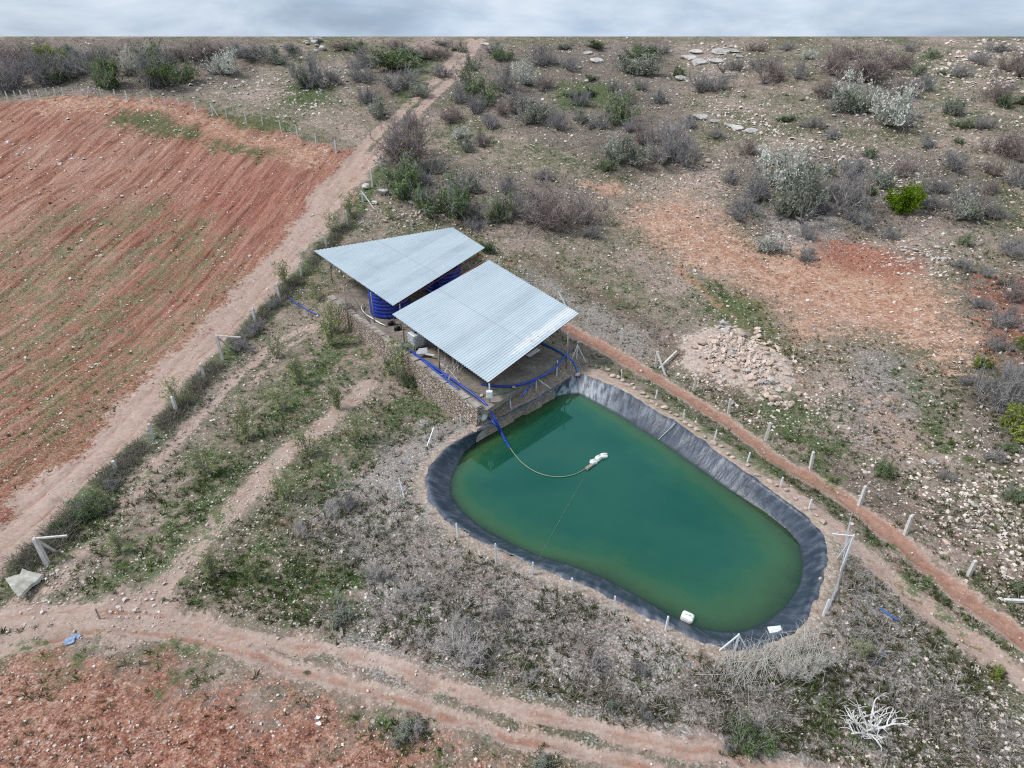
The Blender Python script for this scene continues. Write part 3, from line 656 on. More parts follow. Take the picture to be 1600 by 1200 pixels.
# blue ribbed tanks
def tank(px, py, w, h, label):
    c = at(px, py, SLABZ); r = w/2*depth(c)/FPX; c[1] += r
    prof = [(r*.97, 0), (r, .06)]; k = 6
    for i in range(k):
        z0 = .12+(h-.3)*i/k; z1 = .12+(h-.3)*(i+1)/k
        prof += [(r, z0+.02), (r, z1-.13), (r-.05, z1-.08), (r-.05, z1-.03)]
    prof += [(r, h-.16), (r*.97, h-.05), (r*.85, h+.02), (r*.35, h+.16), (.3, h+.17), (.3, h+.26), (.02, h+.26)]
    mb = MB(); mb.lathe(prof, 48)
    o = obj('water_tank', mb.mesh('water_tank', M['tank_blue'], True), None, c); tag(o, label, 'water tank', 'blue water tanks under the pointed roof')
    mb = MB(); mb.lathe([(.33, 0), (.35, .03), (.35, .09), (.30, .11), (.05, .12)], 24); obj('lid', mb.mesh('lid', M['tank_blue'], True), o, (0, 0, h+.27))
    mb = MB(); mb.tube([(0, -r+.02, .22), (0, -r-.16, .22)], .05, 8); mb.lathe([(.075, 0), (.075, .05), (.06, .06), (.02, .07)], 12, (0, -r-.1, .26)); obj('valve', mb.mesh('valve', M['black'], True), o)
    return c, r
tank(605, 499, 64, 2.25, 'blue ribbed plastic tank in plain view at the front corner of the pointed roof')
tank(690, 462, 60, 2.45, 'blue ribbed tank mostly hidden, behind the narrow gap between the two roofs')

# IBC tote
def ibc():
    c = at(651, 541, SLABZ); d = WB-WA; rz = math.atan2(d[1], d[0])
    root = empty('ibc_tote', c); root.rotation_euler = (0, 0, rz); tag(root, 'white cube liquid tote in a wire cage at the slab edge under the square roof', 'liquid tote')
    mb = MB(); mb.box((0, 0, .68), 1.1, .95, 1.0); obj('bottle', mb.mesh('bottle', M['ibc_plastic']), root, (0, 0, 0), .09)
    mb = MB(); mb.lathe([(.12, 0), (.12, .07), (.02, .08)], 16, (0, 0, 1.18)); obj('cap', mb.mesh('cap', M['black'], True), root)
    mb = MB()
    X, Y_ = .6, .53
    for z in (.2, .45, .7, .95, 1.18):
        for a, b in (((-X, -Y_), (X, -Y_)), ((X, -Y_), (X, Y_)), ((X, Y_), (-X, Y_)), ((-X, Y_), (-X, -Y_))): mb.bar((*a, z), (*b, z), .03)
    for i in range(7):
        x = -X+2*X*i/6; y = -Y_+2*Y_*i/6
        for s in (-1, 1): mb.bar((x, s*Y_, .17), (x, s*Y_, 1.2), .022); mb.bar((s*X, y, .17), (s*X, y, 1.2), .022)
    obj('cage', mb.mesh('cage', M['galv']), root)
    mb = MB(); mb.box((0, 0, .14), 1.22, 1.08, .05)
    for s in (-.5, 0, .5): mb.box((s, 0, .06), .14, 1.05, .11)
    obj('pallet', mb.mesh('pallet', M['dark_steel']), root)
ibc()

# pump set beside the tote
def pump(px, py, label):
    c = at(px, py, SLABZ); root = empty('water_pump', c); root.rotation_euler = (0, 0, .5); tag(root, label, 'pump')
    mb = MB(); mb.tube([(-.3, 0, .25), (.15, 0, .25)], .16, 14); mb.box((-.1, 0, .05), .5, .3, .08); obj('motor', mb.mesh('motor', M['black'], True), root)
    mb = MB(); mb.tube([(.16, 0, .25), (.3, 0, .25)], .2, 14); mb.tube([(.24, 0, .4), (.24, 0, .62)], .05, 10); obj('pump_head', mb.mesh('pump_head', M['dark_steel'], True), root)
pump(622, 516, 'black electric pump on the slab between blue tank and cage tote')
pump(612, 508, 'smaller black pump close against the foot of the blue tank')
mb = MB(); pts = [at(566, 475, 2.4), at(565, 484, 2.3), at(573, 492, 2.3), at(594, 505, 2.3), at(603, 509, 2.25)]
mb.tube(pts, .055, 8); tag(obj('water_pipe', mb.mesh('water_pipe', M['white_plastic'], True)), 'white plastic pipe bent round the foot of the blue tank', 'pipe')
mb = MB(); mb.bar(at(662, 552.5, 2.42), at(679, 555.5, 2.42), .12, .1); tag(obj('plank', mb.mesh('plank', M['white_plastic'])), 'short white plank on the wall top beside the cage tote', 'plank')
mb = MB(); mb.bar(at(825, 556, 2.17), at(841, 546, 2.17), .32, .12); tag(obj('plank', mb.mesh('plank', M['white_steel'])), 'wide white beam lying on the slab under the scuffed roof edge', 'plank')
mb = MB(); cs = at(658, 551, 2.45); mb.add([cs+np.array(v) for v in [(-.45,-.3,0),(.5,-.2,.05),(.45,.4,.25),(-.2,.35,.2),(-.45,-.3,-.03),(.5,-.2,.02),(.45,.4,.22),(-.2,.35,.17)]], [(0,1,2,3),(7,6,5,4),(0,4,5,1),(1,5,6,2),(2,6,7,3),(3,7,4,0)])
tag(obj('metal_sheet', mb.mesh('metal_sheet', M['sheet'])), 'crumpled grey metal sheet on the wall top below the cage tote', 'metal sheet')

# ------------------------------------------------------------------ pipes
def smooth_pts(P, n=8):
    P = [np.array(p) for p in P]; out = []
    for i in range(len(P)-1):
        p0, p1_, p2_, p3_ = P[max(i-1, 0)], P[i], P[i+1], P[min(i+2, len(P)-1)]
        for k in range(n):
            t = k/n; out.append(.5*((2*p1_)+(-p0+p2_)*t+(2*p0-5*p1_+4*p2_-p3_)*t*t+(-p0+3*p1_-3*p2_+p3_)*t**3))
    return out+[P[-1]]
def pipe(name, pts, r, mat, label, cat='pipe', group=None, n=8):
    mb = MB(); mb.tube(smooth_pts(pts), r, n); return tag(obj(name, mb.mesh(name, M[mat], True)), label, cat, group)
W = SLABZ+.27+.08
main = [at(x, y, W) for x, y in [(628,536),(648,553),(675,571),(701,589),(720,602)]]
pipe('blue_pipe', main+[at(742,618,2.3), at(758,631,2.15), at(768,645,1.7), at(776,660,1.1), at(785,678,.12), at(796,699,.05)], .085, 'blue_pipe', 'thick blue pipe along the wall top dipping into the pond', group='blue irrigation pipes')
pipe('blue_pipe', [at(645,549,W+.1), at(668,569,W+.06), at(690,587,W), at(706,600,W), at(720,611,2.2), at(742,631,1.5), at(758,649,1.2), at(773,662,1.1), at(783,676,.2), at(790,690,.06)], .07, 'blue_pipe', 'thinner blue pipe running down outside the wall to the pond', group='blue irrigation pipes')
pipe('blue_pipe', [at(x, y, SLABZ+.09) for x, y in [(752,600),(774,603),(802,603),(834,594),(862,579),(877,564),(890,548)]], .085, 'blue_pipe', 'blue pipe curving over the slab in front of the square roof', group='blue irrigation pipes')
pipe('blue_pipe', [at(836,596,SLABZ+.08), at(829,602,SLABZ+.08), at(823,608,2.15), at(816,620,1.75)], .06, 'blue_pipe', 'short blue pipe hanging over the slab front edge above the pond', group='blue irrigation pipes')
pipe('blue_pipe', [at(846,535,SLABZ+.08), at(870,547,SLABZ+.08), at(888,558,SLABZ+.05), at(897,568,1.6), at(901,578,1.15), at(903,590,.75)], .08, 'pale_pipe', 'bright blue pipe leaving the right slab corner down the liner', group='blue irrigation pipes')
g6 = [ground(x, y)+np.array([0, 0, .08]) for x, y in [(450,464),(461,474),(473,481),(485,488),(498,493)]]
pipe('blue_pipe', g6, .07, 'blue_pipe', 'blue pipe lying in the grass between left fence and wall', group='blue irrigation pipes')
pipe('blue_pipe', [ground(x, y)+np.array([0, 0, .06]) for x, y in [(1375,952),(1390,963),(1403,971)]], .05, 'pale_pipe', 'straight bright blue pipe length lying in dry grass right of the pond', group='blue irrigation pipes')
pipe('blue_pipe', [ground(x, y)+np.array([0, 0, .05]) for x, y in [(1379,1018),(1375,1035),(1362,1037)]], .025, 'pale_pipe', 'thin bent blue pipe scrap in the grass beside a small green shrub', group='blue irrigation pipes')
pipe('floating_hose', [at(x, y, .035) for x, y in [(795,697),(814,721.5),(840,738.5),(869,745),(895,742),(914,733),(926,724)]], .03, 'olive_hose', 'pale suction hose curving over the water to three white floats', 'hose')
pipe('rope', [at(912,747,.03), at(895,777,.03), at(880,803,.03), at(862,836,.03), at(846,866,.03), at(841,875,.35), ground(832,893)+np.array([0,0,.4])], .007, 'olive_hose', 'thin rope across the pond from the suction hose to the near bank', 'rope')
pipe('green_hose', [at(x, y, SLABZ+.04) for x, y in [(724,604),(750,615),(775,617),(800,611),(815,604)]], .025, 'green_hose', 'thin green hose lying across the slab near the front pole', 'hose')
pipe('rope', [at(1029,687,.03), at(1042,674,.5), at(1055,661,.98)], .03, 'rope', 'pale rope lying up the liner on the far bank', 'rope')

# white floats
def can(px, py, rz, tilt, label, s=.74):
    mb = MB(); mb.box((0, 0, 0), .62*s, .5*s, .42*s); s_ = s; c = at(px, py, .08)
    o = obj('float_can', mb.mesh('float_can', M['white_plastic']), None, c, .13*s); o.rotation_euler = (tilt, .1, rz)
    tag(o, label, 'float can', 'white plastic cans floating on the pond')
    mb = MB(); mb.tube([(-.12*s, 0, .21*s), (-.1*s, 0, .3*s), (.1*s, 0, .3*s), (.12*s, 0, .21*s)], .03*s, 6); obj('handle', mb.mesh('handle', M['white_plastic'], True), o)
    mb = MB(); mb.lathe([(.06*s, 0), (.06*s, .06*s), (.01, .065*s)], 12, (.22*s, 0, .2*s)); obj('cap', mb.mesh('cap', M['white_plastic'], True), o)
can(927.5, 722, .5, .15, 'white float can nearest the end of the suction hose'); can(935, 716, .9, -.1, 'white float can in the middle of the three'); can(943.5, 712.5, .3, .3, 'white float can farthest out of the three at the hose end')
can(1074, 965, -.5, .1, 'lone white can floating close to the near bank', .95)
mb = MB(); mb.bar(at(916, 733, .06), at(927, 725, .06), .2, .16); tag(obj('hose_strainer', mb.mesh('hose_strainer', M['wood'])), 'brown strainer at the end of the suction hose beside the floats', 'strainer')
c = at(1211.6, 985, .62); mb = MB(); mb.box((0, 0, 0), .62, .38, .06); o = obj('foam_board', mb.mesh('foam_board', M['white_steel']), None, c, .015); o.rotation_euler = (.3, 0, .12); tag(o, 'flat white board lying on the liner at the pond corner', 'board')
c = ground(752, 655); mb = MB(); mb.lathe([(.05, 0), (.26, .04), (.36, .22), (.36, .42), (.24, .6), (.1, .68), (.09, .76), (.02, .77)], 20); o = obj('plastic_drum', mb.mesh('plastic_drum', M['white_plastic'], True), None, c); o.rotation_euler = (.2, .25, 0); tag(o, 'round white plastic jug beside the pipes where wall meets pond', 'jug')

# ------------------------------------------------------------------ fence posts
def post_mesh(h, w, mat, tilt=False):
    mb = MB(); a = w/2; b = w*.42
    prof = [(a, -.4), (a, 0), (b, h-.04), (b*.55, h)]
    vs = [(sx*r, sy*r, z) for r, z in prof for sx, sy in ((-1,-1),(1,-1),(1,1),(-1,1))]
    fs = [(i*4+k, i*4+(k+1) % 4, i*4+4+(k+1) % 4, i*4+4+k) for i in range(3) for k in range(4)]+[(3,2,1,0),(12,13,14,15)]
    mb.add(vs, fs); return mb.mesh('fence_post', mat)
PM = {'c': post_mesh(1., .165, M['concrete']), 's': post_mesh(1., .085, M['white_steel']), 'w': post_mesh(1., .06, M['wood'])}
PG = {'c': 'concrete fence posts', 's': 'thin white posts round the pond', 'w': 'wooden stakes'}
def post_h(b, py_top):
    # height so that the top reaches the traced row, at the base's own place
    best = 1.5; e = 1e9
    for h in np.arange(.4, 3.2, .02):
        p = b+np.array([0, 0, h]); w = depth(p); vv = -(p[1]*math.sin(PITCH)+(p[2]-CAMZ)*math.cos(PITCH))
        y = 600+FPX*vv/w
        if abs(y-py_top) < e: e = abs(y-py_top); best = h
    return best
def post(kind, bx, by, ty, label, braces=(), bar=None, flat=False):
    b = ground(bx, by); h = min(max(post_h(b, ty), .7), 2.4)
    sxy = 1.3 if kind == 'c' and bx < 600 and by > 235 else 1
    lean = (random.uniform(-.05, .05), random.uniform(-.05, .05), random.uniform(-.3, .3))
    if not braces and not bar:
        o = obj('fence_post', PM[kind], None, b); o.scale = (sxy, sxy, h); o.rotation_euler = lean
        if kind == 's': tag(o, label, 'fence post', PG[kind]); return
        tag(o, label, 'fence post' if kind != 'w' else 'stake', PG[kind])
        if flat:
            mb = MB(); mb.box((0, 0, 0), .45, .4, .12); s = obj('flat_stone', mb.mesh('flat_stone', M['rock_grey']), None, b+np.array([0, 0, h+.06]), .04); tag(s, 'flat pale stone balanced on a fence post behind the ploughed field', 'stone')
        return
    o = empty('braced_post', b); tag(o, label, 'braced post', PG[kind]+' with struts')
    p = obj('post', PM[kind], o); p.scale = (sxy, sxy, h)
    w = .11 if kind == 'c' else .055; mt = M['concrete'] if kind == 'c' else M['white_steel']
    for x, y in braces:
        g = ground(x, y)-b; mb = MB(); mb.bar((0, 0, h*.93), (g[0], g[1], g[2]-.1), w); obj('strut', mb.mesh('strut', mt), o)
    if bar:
        e = at(bar[0], bar[1], b[2]+h*.95)-b; mb = MB(); mb.bar((0, 0, h*.96), e, w*.8); obj('rail', mb.mesh('rail', mt), o)
k3 = lambda x, y: (x/2.963, y/2.963)
rowA = [(37,460,423),(75,458,420),(103,455,418),(143,450,415),(180,450,415),(220,445,408),(258,440,403),(297,445,405),(345,448,410),(383,443,405),(420,447,405),(473,457,403),(537,457,412),(592,470,420),(648,478,430),(713,487,437),(770,497,445),(833,497,452),(912,518,455),(985,530,478),(1050,547,492),(1142,572,516),(1216,582,542),(1303,612,555),(1380,640,582),(1465,680,618),(1557,708,648)]
for i, (x, y, t) in enumerate(rowA):
    br = [k3(1010,535)] if i == 19 else ([k3(405,450)] if i == 10 else ())
    post('c', x/2.963, y/2.963, t/2.963, ('pale braced concrete post, ' if br else 'pale concrete fence post, ')+ordn(i+1)+' from the left along the back of the ploughed field', br, None, i == 18)
rowB = [(597,260,241),(582,290,265),(543.5,353,329),(510,387,365),(471,431,408),(437,467,443),(399,504,481),(320,592,568),(276,643,620),(239,685,662),(182,737,720)]
for i, (x, y, t) in enumerate(rowB):
    post('c', x, y, t, 'grey concrete post, '+ordn(len(rowB)-i)+' from the lower left in the left fence row')
post('c', 644, 359, 337, 'pale concrete post standing alone among stones just behind the pointed roof')
post('c', 567, 315, 298, 'pale concrete post with a strut among boulders left of the green shrubs', [(586,327)])
post('c', 348, 562, 523, 'concrete corner post with strut and rail midway along the left fence', [(360,543)], (376,527))
post('c', 74, 881, 840, 'concrete end post with strut and rail near the pale broken slab at lower left', [(90,862)], (105,837))
rowC = [(779.5,417,404),(824,440,427),(919,508,482),(970,537,513),(1084,611,585.5),(1138,646,622),(1196,687.5,659),(1265.5,734,706),(1343,787,759.5),(1414,834,805.5),(1513,899,875)]
for i, (x, y, t) in enumerate(rowC):
    post('c', x, y, t, 'stout concrete post, '+ordn(i+1)+' from the roofs along the right track')
post('c', 872, 471, 455, 'concrete post with a strut at the right edge of the square roof', [(885,478)])
post('c', 1024, 574, 549, 'concrete post with a fallen strut beside it near the rubble heap', [(1040,585)])
mb = MB(); a, b = ground(1030,577)+np.array([0,0,.1]), ground(1056,557)+np.array([0,0,.5]); mb.bar(a, b, .13); tag(obj('fallen_post', mb.mesh('fallen_post', M['concrete'])), 'concrete post tilted on the ground between right track and rubble heap', 'fence post')
mb = MB(); a, b = ground(1568,940)+np.array([0,0,.1]), ground(1620,943)+np.array([0,0,.12]); mb.bar(a, b, .14); tag(obj('fallen_post', mb.mesh('fallen_post', M['concrete'])), 'concrete post lying flat beyond the track at the right edge', 'fence post')
rowD = [(971,592,577),(1024.6,623,609),(1068,653.5,640),(1116,687.5,671),(1168,722,706.6),(1219,760.6,745),(1264,796,780)]
for i, (x, y, t) in enumerate(rowD): post('s', x, y, t, 'thin white post, '+ordn(i+1)+' from the shelter between the rim stones and the right track')
rowE = [(668,804,785),(715,840,818),(775.6,885.5,849),(831,898,877),(894,927.5,904),(958.6,955.6,931),(1040,986,963)]
for i, (x, y, t) in enumerate(rowE): post('s', x, y, t, 'thin white post, '+ordn(i+1)+' from the left along the near pond bank')
post('s', 635, 727, 704, 'thin white post among dry grass left of the pond corner')
post('s', 1286, 962, 937, 'short thin white post on the right pond bank below the bent corner post')
post('s', 1148, 1016, 990, 'white tripod post at the bottom corner of the pond', [(1122.6,1016),(1171,1016)])
post('s', 901, 561, 538, 'white tripod post beside the right slab corner above the liner', [(890,568),(917,567)])
post('s', 1314, 892, 832, 'tall white corner post with a top rail right of the pond', [(1308,872)], (1300,834))
post('s', 679, 685, 667, 'white post with a long strut nearest the left pond corner', [(666,698)])
post('s', 720, 665, 647, 'white post with a strut left of the jug by the wall end', [(734,661)])
post('s', 626, 770, 747, 'white post with a strut in dry grass left of the pond', [(632,779)])
for x, y, t, l in [(869.5,586,563,'thin white post at the right end of the slab front edge'), (798,637.5,615,'thin white post on the bank below the slab front edge'), (757,656,636,'thin white post beside the white jug at the wall end')]: post('s', x, y, t, l)
post('s', 837.6, 609, 589, 'white post with a strut reaching down to the liner below the slab', [(864,620)])
for x, y, t, l in [(861,604,586,'leaning wooden stake on the bank below the slab'), (605,696,680,'wooden stake in the grass below the retaining wall'), (560,716,704,'short wooden stake in the orchard grass left of the pond'), (1120,1136,1114,'pale stake beside a dark shrub near the lower track'), (156,967,952,'short pale stake at the fork of the lower left tracks')]: post('w', x, y, t, l)
# sagging wire netting at the right corner
mb = MB(); top = [ground(1318,838)+np.array([0,0,1.6]), ground(1313,880)+np.array([0,0,.9]), ground(1305,920)+np.array([0,0,.45]), ground(1290,955)+np.array([0,0,.3])]
tp = smooth_pts(top, 10)
for p in tp[::2]: mb.tube([p, (p[0]+.1, p[1], float(H(p[0], p[1]))+.02)], .008, 4)
for k in range(5): mb.tube([(p[0]+.02*k, p[1], p[2]+(float(H(p[0], p[1]))-p[2])*k/5) for p in tp], .009, 4)
tag(obj('wire_netting', mb.mesh('wire_netting', M['galv'])), 'slumped grey wire netting hanging from the tall corner post right of the pond', 'netting')

# ------------------------------------------------------------------ rocks
def ico(sub):
    bm = __import__('bmesh').new(); __import__('bmesh').ops.create_icosphere(bm, subdivisions=sub, radius=1)
    v = np.array([x.co[:] for x in bm.verts]); f = np.array([[x.index for x in p.verts] for p in bm.faces]); bm.free(); return v, f
IV, IF = ico(1); IV2, IF2 = ico(2)
BXV = np.array([(-1,-.7,-.6),(.8,-.9,-.6),(1,.7,-.6),(-.7,.9,-.6),(-.7,-.5,.55),(.45,-.7,.7),(.75,.5,.5),(-.45,.65,.75)])*.95
BXF = np.array([(0,1,5),(0,5,4),(1,2,6),(1,6,5),(2,3,7),(2,7,6),(3,0,4),(3,4,7),(4,5,6),(4,6,7)])
def rock_verts(seed, flat=.6):
    r = np.random.default_rng(seed); v = IV2.copy()
    for _ in range(9):
        n = r.normal(size=3); n /= np.linalg.norm(n); c = r.uniform(.45, .85); d = v @ n
        v = v-np.outer(np.clip(d-c, 0, None), n)*.95
    v *= np.array([1, r.uniform(.65, .95), flat*r.uniform(.8, 1.1)]); return v+r.normal(size=v.shape)*.02
ROCKS = {k: [mesh_np('rock', rock_verts(s, .62 if k != 'slab' else .25), IF2, M['rock' if k == 'pink' else 'rock_grey']) for s in range(6)] for k in ('pink', 'grey', 'slab')}
def rock(p, size, kind, label, group=None, sink=.25, name='rock'):
    o = obj(name, random.choice(ROCKS[kind]), None, (p[0], p[1], p[2]+size*(.35-sink))); o.scale = (size*random.uniform(.8, 1.2), size*random.uniform(.8, 1.2), size*random.uniform(.8, 1.15))
    o.rotation_euler = (random.uniform(-.25, .25), random.uniform(-.25, .25), random.uniform(0, 6.3))
    if kind == 'slab': o.rotation_euler = (.34, 0, random.uniform(-.5, .5)); o.scale = (size*1.35, size*1.2, size*1.3)
    return tag(o, label, 'rock', group)
def psize(p, w): return w/2*depth(p)/FPX
# stones on the far rim
rimst = [(722,48,14),(745,70,16),(780,88,14),(800,105,14),(825,115,14),(850,135,15),(868,148,14),(888,168,16),(935,188,20),(955,205,10),(975,215,14),(1010,245,20),(1030,255,14),(1050,270,16),(1080,295,14),(1110,318,18),(1140,330,12),(1165,360,16),(1185,372,12),(1240,400,12),(1275,438,16),(1320,462,16),(1345,475,12),(1380,490,14),(1415,525,14),(1515,612,24),(1490,585,12),(1450,560,12),(815,100,10),(765,75,12),(905,176,12),(990,232,12)]
for x, y, w in rimst:
    p = ground(640+x/2.353, 560+y/2.353); rock(p+np.array([.1, .15, .05]), psize(p, w/1.45), 'pink', 'pale pinkish stone in the row holding down the far edge of the liner', 'stones along the far rim of the pond')
for x, y, w, k, l in [(740,673,12,'pink','orange stone on the dry grass at the left pond corner'),(1281,905,9,'pink','pale stone on the right bank of the pond'),(1288,869,7,'grey','grey stone right of the liner below the tall corner post'),(1255,970,8,'grey','small pale stone on the bank above the white board'),(1158,1011,7,'grey','small pale stone at the foot of the white tripod post'),
      (903,586,11,'pink','pinkish stone on the liner below the bright blue pipe'),(1317,955,8,'grey','white stone in the grass right of the pond, near a blue pipe'),(1479,848,17,'pink','flat orange stone in the red bank beyond the right track'),(1523,791,12,'grey','round white stone in the rocky ground at the right edge'),(1457,722,14,'slab','grey flat stone standing alone beyond the right track'),
      (1116,1096,9,'pink','pinkish stone above the lower track beside the pale stake'),(752,619,9,'pink','pinkish brick on the blue pipe at the wall corner'),(803,605,7,'pink','small brick holding down the blue pipe on the slab')]:
    p = ground(x, y)
    if 'slab' in l.split() and 'brick' in l: p = at(x, y, SLABZ+.1)
    if 'wall corner' in l: p = at(x, y, SLABZ+.05)
    rock(p, psize(p, w), k, l)
# rubble heap
N = 0
hx = np.array(HEAP); lo, hi = hx.min(0), hx.max(0)
while N < 105:
    x, y = random.uniform(lo[0], hi[0]), random.uniform(lo[1], hi[1])
    d = float(sdist(np.array(x), np.array(y), HEAP))
    if d > 0 and random.random() > math.exp(-d/.7): continue
    s = random.choice([.2, .24, .28, .34, .42])*random.uniform(.8, 1.2)
    z = float(H(x, y))+max(0, min(.45, -d*.35))*random.uniform(.7, 1.1)+.08
    rock((x, y, z), s, random.choice(['pink', 'pink', 'pink', 'grey']), 'angular pinkish rock in the rubble heap beyond the right track', 'rocks in the rubble heap', .1); N += 1
for x, y, w in [(1130,512,16),(1124,517,12),(1137,518,11),(1128,522,10)]:
    p = ground(x, y); rock(p+np.array([0,0,.35]), psize(p, w), 'grey', 'larger grey rock crowning the top end of the rubble heap', 'grey rocks at the top of the rubble heap', .1)
# boulders among the hill shrubs
for x, y, w, k, l in [(655,91,22,'grey','pale boulder beside the climbing track, the lower of a pair'),(667,86,22,'pink','tall tan boulder beside the climbing track, the upper of a pair'),(757,70,12,'slab','flat pale slab right of the climbing track near the crest'),
     (596,302,26,'grey','largest pale boulder among the rocks behind the pointed roof'),(573,294,18,'grey','pale boulder beside the braced post behind the left fence'),(586,318,14,'grey','small boulder at the strut of the braced post'),(641,318,14,'grey','pale boulder under the dark green shrubs behind the roofs'),
     (1087,83,20,'slab','large flat slab highest in the pale outcrop near the crest'),(1075,92,22,'slab','wide flat slab at the left of the pale outcrop near the crest'),(1128,84,26,'slab','broad pale slab right of centre in the outcrop near the crest'),(1145,82,18,'slab','pale slab at the right end of the outcrop near the crest'),(1090,100,24,'slab','flat slab low in the pale outcrop near the crest'),(1065,123,18,'slab','pale flat slab just below the outcrop near the crest'),(1154,90,14,'slab','small slab below the right end of the outcrop'),(1118,98,22,'slab','pale slab in the middle of the outcrop near the crest'),
     (1093,184,22,'slab','pale slab at the upper end of the rock band crossing the hillside'),(1118,190,14,'slab','second pale slab along the rock band crossing the hillside'),(1150,202,18,'slab','third pale slab along the rock band crossing the hillside'),(1176,206,18,'slab','fourth pale slab along the rock band crossing the hillside'),(1140,197,14,'slab','small slab between larger ones in the rock band crossing the hillside'),
     (1106,252,12,'pink','tan stone left of the big blossoming shrub'),(1302,360,9,'pink','tan square stone below the grey shrubs above the orange scrape'),(905,107,9,'grey','pale stone between shrubs above the roofs'),(920,84,14,'slab','flat stone near the crest above the roofs'),(934,96,20,'slab','wide grey slab near the crest above the roofs'),(865,99,10,'grey','grey stone beside a dark shrub above the roofs'),(916,128,12,'grey','pale stone among low green plants above the roofs'),(799,203,7,'grey','single white stone on the slope behind the roofs')]:
    p = ground(x, y); rock(p, psize(p, w), k, l, sink=.15)
for (x0, x1, y0, y1, n_, l, g, k) in [(600,690,325,352,18,'small pinkish rock in the scatter behind the pointed roof','rocks scattered behind the pointed roof','pink'),(470,512,62,82,10,'large pale rock in the pile near the crest at upper left','rocks piled near the crest','grey'),
      (1400,1490,386,415,16,'pale rock in the patch above the orange scrape','rocks above the orange scrape','grey'),(1370,1480,262,300,14,'grey rock in the band among shrubs right of the big blossoming shrub','rocks between the hillside shrubs','grey'),(1420,1600,770,880,16,'pinkish rock in the stony ground beyond the right fence','rocks beyond the right fence','pink'),(1225,1320,225,245,9,'small pale rock in the stony band above the blossoming shrub','rocks in the upper stony band','grey'),(1180,1260,590,640,8,'loose pink rock below the rubble heap','rocks below the rubble heap','pink'),(1260,1360,180,235,10,'pale rock below the two tall grey shrubs','rocks below the tall grey shrubs','grey')]:
    for _ in range(n_):
        p = ground(random.uniform(x0, x1), random.uniform(y0, y1)); rock(p, psize(p, random.uniform(4, 11)*(1.6 if 'crest' in g else 1)), k, l, g, .05)
# pale broken block at lower left
mb = MB(); c = ground(36, 926); pl = [(8,904),(22,899),(31,897),(35,888),(44,892),(66,897),(58,907),(47,914),(29,933),(19,921)]
tp_ = [at(x, y, c[2]+.72-.0085*(x-8)+random.uniform(-.03, .03)) for x, y in pl]; bt_ = [p-np.array([-.04, 0, .13+random.uniform(0, .05)]) for p in tp_]; m_ = len(tp_)
mid = sum(tp_)/m_+np.array([0, 0, .06]); vs = tp_+bt_+[mid]
mb.add([v-c for v in vs], [(i_, (i_+1) % m_, 2*m_) for i_ in range(m_)]+[(i_+m_, (i_+1) % m_+m_, (i_+1) % m_, i_) for i_ in range(m_)]+[tuple(range(2*m_-1, m_-1, -1))])
e_ = np.array(at(58, 905, c[2]))-c
mb.box((e_[0]-.15, e_[1]-.1, .12), .5, .5, .34); e2_ = np.array(at(32, 915, c[2]))-c; mb.box((e2_[0]+.15, e2_[1]-.15, .15), .45, .4, .45)
me = mb.mesh('broken_slab', simple('block_concrete', (.33,.30,.25), (.60,.57,.50), 2.5, bump=.7))
o = obj('broken_slab', me, None, c)
tag(o, 'thin tilted slab of broken pale concrete in grass at the lower left', 'concrete slab', None, 'thing')
# loose rubbish
def lump(px, py, w, mat, label, cat, name):
    p = ground(px, py); s = psize(p, w); v = IV2*np.array([1, .8, .3])*(1+.35*RNG.normal(size=(len(IV2), 1)))
    o = obj(name, mesh_np(name, v*s, IF2, M[mat]), None, p+np.array([0, 0, s*.15])); tag(o, label, cat)
lump(118, 995, 13, 'rag', 'crumpled blue grey plastic rag on the weeds at lower left, upper piece', 'rag', 'plastic_rag'); lump(109, 1003, 15, 'rag', 'crumpled blue grey plastic rag on the weeds at lower left, larger piece', 'rag', 'plastic_rag')
lump(497, 1121, 6, 'white_steel', 'white scrap of paper on red soil, the upper one', 'litter', 'paper_scrap'); lump(498, 1131, 7, 'white_steel', 'white scrap of paper on red soil, the lower one', 'litter', 'paper_scrap')
mb = MB(); mb.bar(ground(533,984)+np.array([0,0,.1]), ground(535,997)+np.array([0,0,.1]), .12); tag(obj('wood_offcut', mb.mesh('wood_offcut', M['wood'])), 'short pale wood offcut beside the lower track below the grey green shrub', 'offcut')

